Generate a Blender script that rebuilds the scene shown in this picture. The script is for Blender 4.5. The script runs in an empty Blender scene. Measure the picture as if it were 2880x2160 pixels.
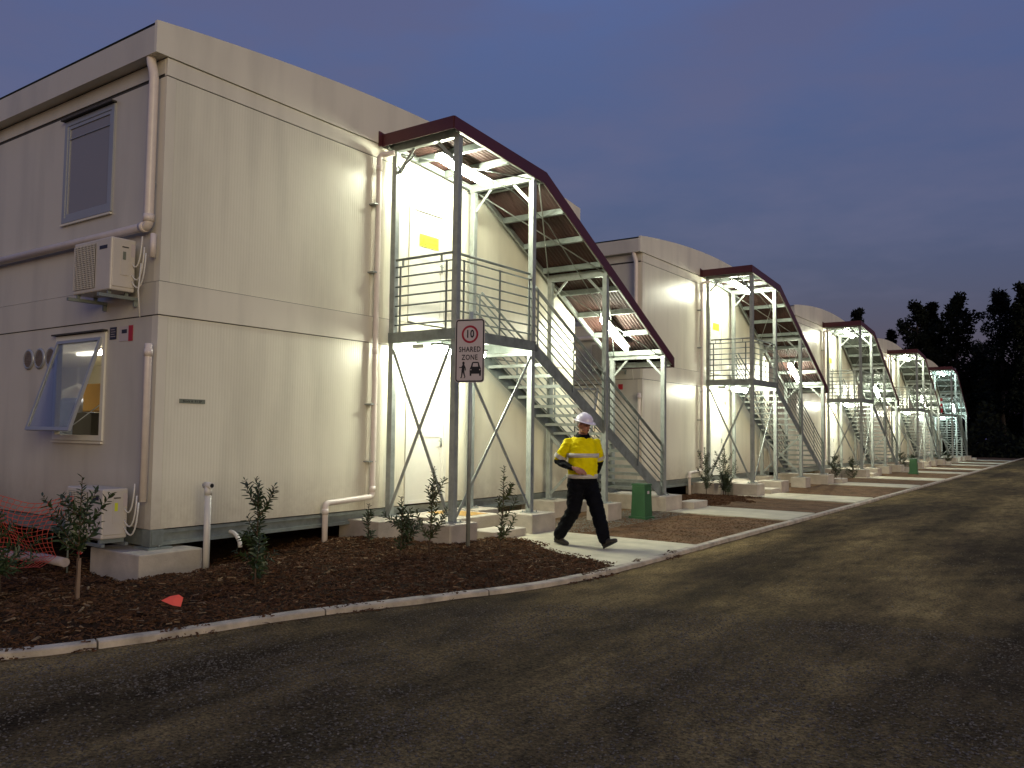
import bpy, math, random
from mathutils import Vector, Matrix, noise
random.seed(7)
R = math.radians
scene = bpy.context.scene
COL = scene.collection

# ------------------------------------------------------------------ camera, sky, light, exposure
CAM = Vector((9.402, -5.717, 1.70))
YAW, PIT, ROL = R(35.293), R(3.3306), R(0.6906)
fw = Vector((-math.sin(YAW)*math.cos(PIT), math.cos(YAW)*math.cos(PIT), math.sin(PIT)))
rt = Vector((math.cos(YAW), math.sin(YAW), 0)); up = rt.cross(fw)
rt2 = rt*math.cos(ROL)+up*math.sin(ROL); up2 = -rt*math.sin(ROL)+up*math.cos(ROL)
cam = bpy.data.cameras.new('camera'); cam.sensor_width = 36; cam.lens = 36*2318/2880
cam.clip_end = 2000; cam.clip_start = 0.05
camo = bpy.data.objects.new('camera', cam); COL.objects.link(camo)
m3 = Matrix((rt2, up2, -fw)).transposed()
camo.matrix_world = Matrix.Translation(CAM) @ m3.to_4x4()
scene.camera = camo

SUN_AZ = R(-52)      # compass-free: direction (cos, sin) in the x,y plane the afterglow comes from
SUN_EL = R(1.0)
world = bpy.data.worlds.new('World'); scene.world = world; world.use_nodes = True
wn = world.node_tree; wl = wn.links
bg = wn.nodes['Background']
sky = wn.nodes.new('ShaderNodeTexSky'); sky.sky_type = 'NISHITA'; sky.sun_disc = False
sky.sun_elevation = SUN_EL; sky.sun_rotation = math.pi/2 - SUN_AZ
tc = wn.nodes.new('ShaderNodeTexCoord')
sep = wn.nodes.new('ShaderNodeSeparateXYZ'); wl.new(tc.outputs['Generated'], sep.inputs[0])
ramp = wn.nodes.new('ShaderNodeValToRGB')
cr = ramp.color_ramp
cr.elements[0].position = 0.0; cr.elements[0].color = (0.004, 0.008, 0.060, 1)
cr.elements[1].position = 0.62; cr.elements[1].color = (0.084, 0.125, 0.330, 1)
for p, c in ((0.12, (0.010, 0.017, 0.100, 1)), (0.24, (0.026, 0.044, 0.152, 1)), (0.42, (0.050, 0.078, 0.222, 1))):
    e = cr.elements.new(p); e.color = c
wl.new(sep.outputs['Z'], ramp.inputs[0])
# thin dusk cloud streaks
mp = wn.nodes.new('ShaderNodeMapping'); mp.inputs['Scale'].default_value = (1.0, 1.0, 3.2)
mp.inputs['Rotation'].default_value = (0.25, 0.1, 0.3)
wl.new(tc.outputs['Generated'], mp.inputs[0])
nz = wn.nodes.new('ShaderNodeTexNoise'); nz.inputs['Scale'].default_value = 2.6; nz.inputs['Detail'].default_value = 5
nz.inputs['Roughness'].default_value = 0.55
wl.new(mp.outputs[0], nz.inputs[0])
nr = wn.nodes.new('ShaderNodeMapRange'); nr.inputs[1].default_value = 0.44; nr.inputs[2].default_value = 0.64
nr.inputs[3].default_value = 0.0; nr.inputs[4].default_value = 0.75
wl.new(nz.outputs[0], nr.inputs[0])
mixc = wn.nodes.new('ShaderNodeMix'); mixc.data_type = 'RGBA'
wl.new(nr.outputs[0], mixc.inputs[0]); wl.new(ramp.outputs[0], mixc.inputs[6])
mixc.inputs[7].default_value = (0.074, 0.074, 0.180, 1)
# Nishita afterglow added on top, scaled down to dusk
SKY_K = 0.058
sc_ = wn.nodes.new('ShaderNodeVectorMath'); sc_.operation = 'SCALE'; sc_.inputs['Scale'].default_value = SKY_K
wl.new(sky.outputs[0], sc_.inputs[0])
ad = wn.nodes.new('ShaderNodeVectorMath'); ad.operation = 'ADD'
wl.new(mixc.outputs[2], ad.inputs[0]); wl.new(sc_.outputs[0], ad.inputs[1])
wl.new(ad.outputs[0], bg.inputs[0]); bg.inputs[1].default_value = 1.0

sun = bpy.data.lights.new('sun', 'SUN'); sun.energy = 1.05; sun.angle = R(28); sun.color = (1.0, 0.83, 0.52)
suno = bpy.data.objects.new('sun', sun); COL.objects.link(suno)
sd = Vector((math.cos(R(-30))*math.cos(R(10)), math.sin(R(-30))*math.cos(R(10)), math.sin(R(10))))
suno.rotation_euler = sd.to_track_quat('Z', 'Y').to_euler()

LAMP = 180.0      # radiance of the batten lights
scene.view_settings.view_transform = 'Standard'; scene.view_settings.look = 'None'
scene.view_settings.exposure = 0; scene.view_settings.gamma = 1
scene.render.engine = 'CYCLES'
scene.cycles.max_bounces = 6; scene.cycles.diffuse_bounces = 3; scene.cycles.glossy_bounces = 3
scene.cycles.transmission_bounces = 4; scene.cycles.transparent_max_bounces = 6
scene.cycles.sample_clamp_indirect = 3.0; scene.cycles.caustics_reflective = False; scene.cycles.caustics_refractive = False

# ------------------------------------------------------------------ materials
def mat(name, col, rough=0.6, metal=0.0, var=0.0, vscale=3.0, bump=0.0, bscale=40.0, spec=0.5, var2=None, bdist=0.01, coords='Object', detail=6):
    m = bpy.data.materials.new(name); m.use_nodes = True
    nt = m.node_tree; L = nt.links; b = nt.nodes['Principled BSDF']
    b.inputs['Base Color'].default_value = (*col, 1); b.inputs['Roughness'].default_value = rough
    b.inputs['Metallic'].default_value = metal; b.inputs['Specular IOR Level'].default_value = spec
    if var or bump:
        t = nt.nodes.new('ShaderNodeTexCoord')
        src = t.outputs['Object']
        if coords == 'World':
            g = nt.nodes.new('ShaderNodeNewGeometry'); src = g.outputs['Position']
    if var:
        n = nt.nodes.new('ShaderNodeTexNoise'); n.inputs['Scale'].default_value = vscale; n.inputs['Detail'].default_value = detail
        n.inputs['Roughness'].default_value = 0.62
        L.new(src, n.inputs[0])
        r = nt.nodes.new('ShaderNodeValToRGB'); L.new(n.outputs[0], r.inputs[0])
        r.color_ramp.elements[0].position = 0.32; r.color_ramp.elements[1].position = 0.68
        c2 = var2 or tuple(min(1, c*(1+var)) for c in col)
        r.color_ramp.elements[0].color = (*[c*(1-var) for c in col], 1); r.color_ramp.elements[1].color = (*c2, 1)
        L.new(r.outputs[0], b.inputs['Base Color'])
        rr = nt.nodes.new('ShaderNodeMapRange'); rr.inputs[3].default_value = max(0, rough-0.1); rr.inputs[4].default_value = min(1, rough+0.1)
        L.new(n.outputs[0], rr.inputs[0]); L.new(rr.outputs[0], b.inputs['Roughness'])
    if bump:
        n2 = nt.nodes.new('ShaderNodeTexNoise'); n2.inputs['Scale'].default_value = bscale; n2.inputs['Detail'].default_value = 8
        L.new(src, n2.inputs[0])
        bp = nt.nodes.new('ShaderNodeBump'); bp.inputs['Strength'].default_value = bump; bp.inputs['Distance'].default_value = bdist
        L.new(n2.outputs[0], bp.inputs['Height']); L.new(bp.outputs[0], b.inputs['Normal'])
    return m

def emat(name, col, s):
    m = bpy.data.materials.new(name); m.use_nodes = True; nt = m.node_tree
    b = nt.nodes['Principled BSDF']; b.inputs['Base Color'].default_value = (0.8, 0.8, 0.8, 1)
    b.inputs['Emission Color'].default_value = (*col, 1); b.inputs['Emission Strength'].default_value = s
    return m

def wall_mat(name, col, ribs):
    m = bpy.data.materials.new(name); m.use_nodes = True; nt = m.node_tree; L = nt.links
    b = nt.nodes['Principled BSDF']; b.inputs['Roughness'].default_value = 0.33; b.inputs['Specular IOR Level'].default_value = 0.5
    g = nt.nodes.new('ShaderNodeNewGeometry')
    # streaky weathering (vertical)
    mpp = nt.nodes.new('ShaderNodeMapping'); mpp.inputs['Scale'].default_value = (1.6, 1.6, 0.28); L.new(g.outputs['Position'], mpp.inputs[0])
    n = nt.nodes.new('ShaderNodeTexNoise'); n.inputs['Scale'].default_value = 1.3; n.inputs['Detail'].default_value = 7; L.new(mpp.outputs[0], n.inputs[0])
    r = nt.nodes.new('ShaderNodeValToRGB'); L.new(n.outputs[0], r.inputs[0])
    r.color_ramp.elements[0].position = 0.30; r.color_ramp.elements[1].position = 0.55
    r.color_ramp.elements[0].color = (*[c*0.84 for c in col], 1); r.color_ramp.elements[1].color = (*col, 1)
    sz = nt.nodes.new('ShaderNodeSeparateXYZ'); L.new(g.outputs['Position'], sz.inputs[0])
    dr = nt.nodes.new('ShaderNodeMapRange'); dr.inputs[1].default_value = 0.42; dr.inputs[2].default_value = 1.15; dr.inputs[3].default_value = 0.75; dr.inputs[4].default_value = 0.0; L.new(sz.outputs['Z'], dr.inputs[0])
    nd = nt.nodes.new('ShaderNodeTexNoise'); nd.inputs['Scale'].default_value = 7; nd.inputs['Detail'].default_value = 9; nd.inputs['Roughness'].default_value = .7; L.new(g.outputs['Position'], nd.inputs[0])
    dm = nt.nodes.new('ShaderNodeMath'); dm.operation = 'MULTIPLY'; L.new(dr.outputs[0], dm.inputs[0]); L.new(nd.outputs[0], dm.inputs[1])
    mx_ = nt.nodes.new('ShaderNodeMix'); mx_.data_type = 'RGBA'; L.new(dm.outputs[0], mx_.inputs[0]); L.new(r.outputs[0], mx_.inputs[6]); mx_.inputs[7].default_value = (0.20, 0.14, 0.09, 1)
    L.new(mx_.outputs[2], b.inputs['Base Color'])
    n3 = nt.nodes.new('ShaderNodeTexNoise'); n3.inputs['Scale'].default_value = 2.2; n3.inputs['Detail'].default_value = 2; L.new(g.outputs['Position'], n3.inputs[0])
    b1 = nt.nodes.new('ShaderNodeBump'); b1.inputs['Strength'].default_value = 0.35; b1.inputs['Distance'].default_value = 0.02
    L.new(n3.outputs[0], b1.inputs['Height'])
    rr = nt.nodes.new('ShaderNodeMapRange'); rr.inputs[3].default_value = 0.26; rr.inputs[4].default_value = 0.42
    L.new(n.outputs[0], rr.inputs[0]); L.new(rr.outputs[0], b.inputs['Roughness'])
    if ribs:
        s = nt.nodes.new('ShaderNodeSeparateXYZ'); L.new(g.outputs['Position'], s.inputs[0])
        mu = nt.nodes.new('ShaderNodeMath'); mu.operation = 'MULTIPLY'; mu.inputs[1].default_value = 2*math.pi/0.045
        L.new(s.outputs['Y'], mu.inputs[0])
        si = nt.nodes.new('ShaderNodeMath'); si.operation = 'SINE'; L.new(mu.outputs[0], si.inputs[0])
        b2 = nt.nodes.new('ShaderNodeBump'); b2.inputs['Strength'].default_value = 1.0; b2.inputs['Distance'].default_value = 0.00042
        L.new(si.outputs[0], b2.inputs['Height']); L.new(b1.outputs[0], b2.inputs['Normal']); L.new(b2.outputs[0], b.inputs['Normal'])
    else:
        L.new(b1.outputs[0], b.inputs['Normal'])
    return m

M = {}
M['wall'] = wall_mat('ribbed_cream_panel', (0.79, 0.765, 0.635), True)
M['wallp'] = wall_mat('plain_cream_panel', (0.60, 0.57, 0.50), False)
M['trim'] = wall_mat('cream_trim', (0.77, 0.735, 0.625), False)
M['seam'] = mat('seam_shadow_gasket', (0.05, 0.045, 0.04), 0.7)
M['white'] = mat('white_door_paint', (0.74, 0.73, 0.66), 0.35, var=0.04)
M['galv'] = mat('galvanised_steel', (0.36, 0.395, 0.38), 0.45, 0.40, var=0.18, vscale=6, bump=0.15, bscale=60, bdist=0.002)
M['galvd'] = mat('weathered_galvanised_steel', (0.25, 0.285, 0.27), 0.5, 0.35, var=0.25, vscale=5, bump=0.2, bscale=50, bdist=0.002)
M['maroon'] = mat('maroon_trim_paint', (0.075, 0.016, 0.020), 0.38, var=0.12, vscale=2)
M['redsheet'] = mat('red_oxide_roof_sheet', (0.046, 0.016, 0.012), 0.65, var=0.2, vscale=2)
M['greysheet'] = mat('grey_roof_sheet', (0.12, 0.135, 0.125), 0.5, 0.3, var=0.15, vscale=2)  # grey version of the roof sheet for the farther staircases
M['conc'] = mat('pale_concrete', (0.47, 0.42, 0.35), 0.85, var=0.20, vscale=2.4, bump=0.5, bscale=45, bdist=0.006)
M['path'] = mat('path_concrete', (0.50, 0.455, 0.335), 0.85, var=0.18, vscale=2.0, bump=0.35, bscale=90, bdist=0.003)
M['kerb'] = mat('kerb_concrete', (0.46, 0.40, 0.31), 0.9, var=0.38, vscale=4, bump=0.6, bscale=60, bdist=0.008)
M['pvc'] = mat('pinkish_white_pvc', (0.76, 0.68, 0.62), 0.35, var=0.06, vscale=8)
M['pvcw'] = mat('white_pvc', (0.70, 0.68, 0.62), 0.35, var=0.05, vscale=8)
M['acw'] = mat('off_white_enamel', (0.60, 0.56, 0.50), 0.32, var=0.05)
M['acd'] = mat('grille_recess', (0.07, 0.065, 0.055), 0.7)
M['blk'] = mat('black_rubber_and_gaps', (0.015, 0.015, 0.016), 0.5)
M['ink'] = mat('black_print', (0.012, 0.012, 0.014), 0.55)
M['signw'] = mat('sign_face_white', (0.55, 0.49, 0.50), 0.4)
M['signr'] = mat('sign_ring_red', (0.33, 0.012, 0.03), 0.4)
M['yel'] = mat('warning_yellow', (0.68, 0.74, 0.05), 0.5)
M['tape'] = mat('grey_green_tape', (0.17, 0.19, 0.15), 0.6)
M['dblue'] = mat('navy_sticker', (0.03, 0.03, 0.05), 0.5)
M['red'] = mat('red_plastic', (0.45, 0.02, 0.03), 0.4)
M['greenbox'] = mat('green_fibreglass', (0.035, 0.115, 0.045), 0.45, var=0.15, vscale=3)
M['alu'] = mat('grey_window_frame', (0.36, 0.38, 0.42), 0.4, 0.3, var=0.05)
M['orange'] = mat('orange_plastic_net', (0.66, 0.095, 0.05), 0.55)
M['coral'] = mat('fluoro_coral_flag', (0.95, 0.13, 0.08), 0.6)
M['foam'] = mat('pale_lagging', (0.50, 0.42, 0.40), 0.9, var=0.15, vscale=12, bump=0.6, bscale=20)
M['stem'] = mat('brown_twig', (0.09, 0.055, 0.035), 0.8, var=0.3, vscale=20)
M['stake'] = mat('pale_timber', (0.26, 0.18, 0.12), 0.8, var=0.2, vscale=9)
M['leaf'] = mat('dark_glossy_leaf', (0.035, 0.060, 0.022), 0.42, var=0.45, vscale=7, coords='World')
M['leaf2'] = mat('olive_leaf', (0.065, 0.085, 0.030), 0.42, var=0.4, vscale=7, coords='World')
M['pine'] = mat('pine_needles', (0.008, 0.011, 0.007), 0.8, var=0.4, vscale=0.5, coords='World')
M['bark'] = mat('pine_bark', (0.055, 0.045, 0.040), 0.95, var=0.3, vscale=2)
M['skin'] = mat('skin', (0.34, 0.15, 0.105), 0.55, var=0.12, vscale=25)
M['navy'] = mat('navy_workwear', (0.003, 0.0035, 0.006), 0.85, var=0.3, vscale=14, bump=0.5, bscale=14, bdist=0.02)
M['hiviz'] = mat('fluoro_yellow_cloth', (0.78, 0.66, 0.0), 0.75, var=0.10, vscale=9, bump=0.5, bscale=9, bdist=0.03)
M['reflect'] = mat('silver_reflective_tape', (0.50, 0.47, 0.44), 0.4, var=0.08, vscale=30)
M['helmet'] = mat('white_helmet_shell', (0.70, 0.66, 0.78), 0.22)
M['boot'] = mat('dark_leather', (0.035, 0.028, 0.022), 0.6, var=0.3, vscale=18)
M['hair'] = mat('grey_hair', (0.12, 0.10, 0.085), 0.8)
M['eye'] = mat('eye_dark', (0.02, 0.015, 0.012), 0.3)
M['carton'] = mat('brown_cardboard', (0.40, 0.23, 0.06), 0.8, var=0.1)
M['bluegrey'] = mat('blue_grey_cloth', (0.16, 0.19, 0.28), 0.8, var=0.15)
M['inwall'] = mat('interior_white', (0.70, 0.66, 0.56), 0.6)
M['indark'] = mat('interior_dark', (0.03, 0.028, 0.026), 0.8)
M['vent'] = mat('vent_metal', (0.27, 0.22, 0.17), 0.45, 0.4, var=0.25, vscale=18)
M['lamp'] = emat('batten_diffuser_warm', (0.98, 1.0, 0.77), LAMP)
M['lampc'] = emat('batten_diffuser_cool', (0.78, 1.0, 0.93), LAMP*0.85)
M['room'] = emat('room_tube', (1.0, 0.90, 0.68), 150.0)

def glass(name, col, rough, trans):
    m = bpy.data.materials.new(name); m.use_nodes = True; b = m.node_tree.nodes['Principled BSDF']
    b.inputs['Base Color'].default_value = (*col, 1); b.inputs['Roughness'].default_value = rough
    b.inputs['Transmission Weight'].default_value = trans; b.inputs['IOR'].default_value = 1.45
    return m
M['glass'] = glass('open_sash_glass', (0.80, 0.86, 0.97), 0.03, 0.93)
M['glassd'] = glass('closed_window_glass', (0.24, 0.235, 0.26), 0.06, 0.0)

# gravel road: world-position pattern of compacted fines, darker loose stone and broad darker patches
def road_mat():
    m = bpy.data.materials.new('compacted_gravel'); m.use_nodes = True; nt = m.node_tree; L = nt.links
    b = nt.nodes['Principled BSDF']; b.inputs['Roughness'].default_value = 0.95; b.inputs['Specular IOR Level'].default_value = 0.08
    g = nt.nodes.new('ShaderNodeNewGeometry')
    mp = nt.nodes.new('ShaderNodeMapping'); mp.inputs['Scale'].default_value = (1.0, 0.33, 1.0); mp.inputs['Rotation'].default_value = (0, 0, 0.22)
    L.new(g.outputs['Position'], mp.inputs[0])
    def N(sc, det=6, src=mp.outputs[0], rough=0.6):
        n = nt.nodes.new('ShaderNodeTexNoise'); n.inputs['Scale'].default_value = sc; n.inputs['Detail'].default_value = det
        n.inputs['Roughness'].default_value = rough; L.new(src, n.inputs[0]); return n.outputs[0]
    def RP(src, a, ca, b_, cb):
        r = nt.nodes.new('ShaderNodeValToRGB'); L.new(src, r.inputs[0]); r.color_ramp.elements[0].position = a; r.color_ramp.elements[1].position = b_
        r.color_ramp.elements[0].color = (*ca, 1); r.color_ramp.elements[1].color = (*cb, 1); return r.outputs[0]
    big = RP(N(0.55), 0.38, (0.047, 0.034, 0.021), 0.60, (0.160, 0.121, 0.062))
    midn = RP(N(4.5, 8, rough=0.75), 0.34, (0.42, 0.41, 0.41), 0.66, (1.35, 1.30, 1.20))
    fine = RP(N(38, 4, g.outputs['Position'], 0.8), 0.36, (0.35, 0.35, 0.36), 0.62, (1.75, 1.70, 1.60))
    def MUL(a, b_):
        x = nt.nodes.new('ShaderNodeMix'); x.data_type = 'RGBA'; x.blend_type = 'MULTIPLY'; x.inputs[0].default_value = 1
        L.new(a, x.inputs[6]); L.new(b_, x.inputs[7]); return x.outputs[2]
    mp2 = nt.nodes.new('ShaderNodeMapping'); mp2.inputs['Scale'].default_value = (1.0, 0.06, 1.0); L.new(g.outputs['Position'], mp2.inputs[0])
    band = RP(N(1.1, 3, mp2.outputs[0], .5), 0.38, (0.66, 0.65, 0.64), 0.62, (1.30, 1.29, 1.24))
    L.new(MUL(MUL(MUL(big, band), midn), fine), b.inputs['Base Color'])
    v = nt.nodes.new('ShaderNodeTexVoronoi'); v.inputs['Scale'].default_value = 42; L.new(g.outputs['Position'], v.inputs[0])
    h = nt.nodes.new('ShaderNodeMath'); h.operation = 'ADD'; L.new(v.outputs['Distance'], h.inputs[0]); L.new(N(9, 8, g.outputs['Position'], 0.7), h.inputs[1])
    bp = nt.nodes.new('ShaderNodeBump'); bp.inputs['Strength'].default_value = 0.8; bp.inputs['Distance'].default_value = 0.02
    L.new(h.outputs[0], bp.inputs['Height']); L.new(bp.outputs[0], b.inputs['Normal'])
    return m
M['road'] = road_mat()
for k_ in ('navy', 'hiviz'): M[k_].node_tree.nodes['Principled BSDF'].inputs['Specular IOR Level'].default_value = .12
M['stone'] = mat('loose_stone', (0.090, 0.066, 0.044), 0.9, var=0.6, vscale=28, coords='World', var2=(0.24, 0.21, 0.17))
M['mulch'] = mat('bark_mulch_soil', (0.034, 0.018, 0.009), 0.95, var=0.5, vscale=9, bump=1.0, bscale=30, bdist=0.03, coords='World')
M['chip'] = mat('bark_chip', (0.056, 0.029, 0.014), 0.9, var=0.65, vscale=16, coords='World', var2=(0.16, 0.080, 0.040))
M['chipl'] = mat('pale_wood_chip', (0.22, 0.15, 0.085), 0.85, var=0.4, vscale=16, coords='World')
M['dirt'] = mat('brown_dirt', (0.15, 0.088, 0.048), 0.95, var=0.4, vscale=2.5, bump=1.0, bscale=14, bdist=0.05, coords='World', detail=9)
M['agg'] = mat('grey_aggregate', (0.21, 0.20, 0.165), 0.95, var=0.4, vscale=14, bump=1.0, bscale=40, bdist=0.02, coords='World')
M['ground'] = mat('dark_ground', (0.045, 0.036, 0.026), 0.95, var=0.4, vscale=0.6, bump=0.6, bscale=6, bdist=0.05, coords='World')

for k_ in ('pine', 'bark', 'mulch', 'chip', 'dirt', 'stone', 'agg', 'ground', 'chipl'): M[k_].node_tree.nodes['Principled BSDF'].inputs['Specular IOR Level'].default_value = .10

# ------------------------------------------------------------------ mesh helpers
class MB:
    def __init__(s): s.v = []; s.f = []; s.sm = []
    def add(s, vs, fs, smooth=False):
        o = len(s.v); s.v += [tuple(v) for v in vs]; s.f += [tuple(i+o for i in f) for f in fs]; s.sm += [smooth]*len(fs); return s
    def box(s, x0, x1, y0, y1, z0, z1):
        return s.add([(x0,y0,z0),(x1,y0,z0),(x1,y1,z0),(x0,y1,z0),(x0,y0,z1),(x1,y0,z1),(x1,y1,z1),(x0,y1,z1)],
                     [(0,3,2,1),(4,5,6,7),(0,1,5,4),(1,2,6,5),(2,3,7,6),(3,0,4,7)])
    def beam(s, p, q, w, h, upv=(0,0,1)):
        p = Vector(p); q = Vector(q); d = (q-p).normalized(); u = Vector(upv)
        if abs(d.dot(u)) > 0.99: u = Vector((1,0,0))
        sx = d.cross(u).normalized(); uu = sx.cross(d).normalized()
        c = []
        for e in (p, q):
            for a, b in ((-1,-1),(1,-1),(1,1),(-1,1)): c.append(e+sx*(a*w/2)+uu*(b*h/2))
        return s.add(c, [(0,3,2,1),(4,5,6,7),(0,1,5,4),(1,2,6,5),(2,3,7,6),(3,0,4,7)])
    def tube(s, pts, r, n=10, cap=True, smooth=True):
        pts = [Vector(p) for p in pts]; rs = r if isinstance(r, (list, tuple)) else [r]*len(pts)
        vs = []; fs = []; prev = None
        for i, p in enumerate(pts):
            d = (pts[min(i+1, len(pts)-1)]-pts[max(i-1, 0)]).normalized()
            if prev is None:
                a = Vector((0,0,1)) if abs(d.z) < 0.9 else Vector((1,0,0)); sx = d.cross(a).normalized()
            else:
                sx = (prev-d*prev.dot(d)).normalized()
            prev = sx; sy = d.cross(sx)
            for k in range(n):
                t = 2*math.pi*k/n; vs.append(p+(sx*math.cos(t)+sy*math.sin(t))*rs[i])
        for i in range(len(pts)-1):
            for k in range(n):
                a = i*n+k; b = i*n+(k+1) % n; fs.append((a, b, b+n, a+n))
        s.add(vs, fs, smooth)
        if cap:
            o = len(s.v)-len(vs)
            s.f.append(tuple(o+k for k in range(n-1, -1, -1))); s.sm.append(False)
            s.f.append(tuple(o+(len(pts)-1)*n+k for k in range(n))); s.sm.append(False)
        return s
    def loft(s, secs, n=20, cap=True):
        # secs: (centre, axisA vector, axisB vector)
        vs = []; fs = []
        for c, a, b in secs:
            c = Vector(c); a = Vector(a); b = Vector(b)
            for k in range(n):
                t = 2*math.pi*k/n; vs.append(c+a*math.cos(t)+b*math.sin(t))
        for i in range(len(secs)-1):
            for k in range(n):
                p = i*n+k; q = i*n+(k+1) % n; fs.append((p, q, q+n, p+n))
        if cap: fs.append(tuple(range(n-1, -1, -1))); fs.append(tuple((len(secs)-1)*n+k for k in range(n)))
        return s.add(vs, fs, True)
    def ball(s, c, rx, ry, rz, n=14, mtx=None):
        c = Vector(c); vs = []; fs = []; h = n//2
        for i in range(h+1):
            ph = math.pi*i/h
            for k in range(n):
                t = 2*math.pi*k/n
                p = Vector((rx*math.sin(ph)*math.cos(t), ry*math.sin(ph)*math.sin(t), rz*math.cos(ph)))
                if mtx: p = mtx @ p
                vs.append(c+p)
        for i in range(h):
            for k in range(n):
                a = i*n+k; b = i*n+(k+1) % n; fs.append((a, a+n, b+n, b))
        return s.add(vs, fs, True)
    def prism(s, poly, f0, f1):
        # poly 2D; f0/f1 map (a,b)->3D for both ends
        n = len(poly); vs = [f0(*p) for p in poly]+[f1(*p) for p in poly]
        fs = [tuple(range(n-1, -1, -1)), tuple(range(n, 2*n))]
        for i in range(n): j = (i+1) % n; fs.append((i, j, j+n, i+n))
        return s.add(vs, fs)
    def mesh(s, name):
        me = bpy.data.meshes.new(name); me.from_pydata(s.v, [], s.f); me.update()
        me.polygons.foreach_set('use_smooth', s.sm)
        return me
    def obj(s, name, m, parent=None, bevel=0):
        me = s.mesh(name); 
        o = link(name, me, m, parent)
        if bevel:
            bm = o.modifiers.new('bevel', 'BEVEL'); bm.width = bevel; bm.segments = 2; bm.limit_method = 'ANGLE'
        return o

def link(name, me, m=None, parent=None, loc=None):
    o = bpy.data.objects.new(name, me); COL.objects.link(o)
    if m is not None and not me.materials: me.materials.append(M[m])
    if parent is not None: o.parent = parent
    if loc is not None: o.location = loc
    return o
def tag(o, label=None, cat=None, group=None, kind=None):
    if label: o['label'] = label
    if cat: o['category'] = cat
    if group: o['group'] = group
    if kind: o['kind'] = kind
    return o
def empty(name, label, cat, loc=(0,0,0), group=None, rz=0, kind=None):
    o = bpy.data.objects.new(name, None); COL.objects.link(o); o.location = loc; o.rotation_euler = (0,0,rz)
    o.empty_display_size = 0.1
    return tag(o, label, cat, group, kind)
def copy_tree(o, parent=None, loc=None):
    c = o.copy(); COL.objects.link(c)
    if parent is not None: c.parent = parent
    if loc is not None: c.location = loc
    for ch in [x for x in KIDS.get(o.name, ())]: copy_tree(ch, c)
    return c
KIDS = {}
def index_kids():
    KIDS.clear()
    for o in bpy.data.objects:
        if o.parent: KIDS.setdefault(o.parent.name, []).append(o)

def text_obj(txt, size, m, name, parent, loc, rot, thick=0.0, squeeze=1.0):
    cu = bpy.data.curves.new('t', 'FONT'); cu.body = txt; cu.size = size; cu.align_x = 'CENTER'; cu.align_y = 'CENTER'
    cu.offset = thick; cu.extrude = 0.0004; cu.space_character = 1.12; cu.resolution_u = 3
    to = bpy.data.objects.new('t', cu); COL.objects.link(to)
    dg = bpy.context.evaluated_depsgraph_get(); me = bpy.data.meshes.new_from_object(to.evaluated_get(dg))
    bpy.data.objects.remove(to)
    me.materials.clear(); me.name = name
    o = link(name, me, m, parent); o.location = loc; o.rotation_euler = rot; o.scale = (squeeze, 1, 1)
    return o

P = 13.31
WID = 9.95      # width of an end face
N = 5
ORD = ['nearest', 'second', 'third', 'fourth', 'farthest']

# ------------------------------------------------------------------ ground and terrain
def fbm(x, y, s, o=4):
    return noise.fractal(Vector((x*s, y*s, 3.7)), 0.9, 2.1, o)

g = MB(); g.box(-400, 400, -300, 700, -1.0, -0.16); tag(g.obj('ground', 'ground'), kind='structure')

KERB = [(-9,-5.6),(-3,-5.4),(0,-4.9),(1.0,-4.5),(1.8,-4.0),(2.35,-3.45),(2.76,-2.83),(3.0,-2.3),(3.2,-1.55),(3.44,-0.57),(3.68,0.1),(3.95,0.85),(4.22,1.6),(4.40,2.3),(4.50,3.1),(4.53,4.0),(4.52,5.7),(4.52,8),(4.55,12),(4.56,18),(4.56,30),(4.52,46),(4.45,64),(4.40,80)]
def smooth_poly(pts, sub=6):
    out = []
    for i in range(len(pts)-1):
        p0 = pts[max(i-1, 0)]; p1 = pts[i]; p2 = pts[i+1]; p3 = pts[min(i+2, len(pts)-1)]
        for k in range(sub):
            t = k/sub
            out.append(tuple(0.5*((2*p1[j])+(-p0[j]+p2[j])*t+(2*p0[j]-5*p1[j]+4*p2[j]-p3[j])*t*t+(-p0[j]+3*p1[j]-3*p2[j]+p3[j])*t**3) for j in (0, 1)))
    return out+[pts[-1]]
KP = smooth_poly(KERB)
def kerb_x(y):
    for (a, b), (c, d) in zip(KP, KP[1:]):
        if b <= y <= d and d > b: return a+(c-a)*(y-b)/(d-b)
    return -99 if y < KP[0][1] else 4.4
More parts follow.
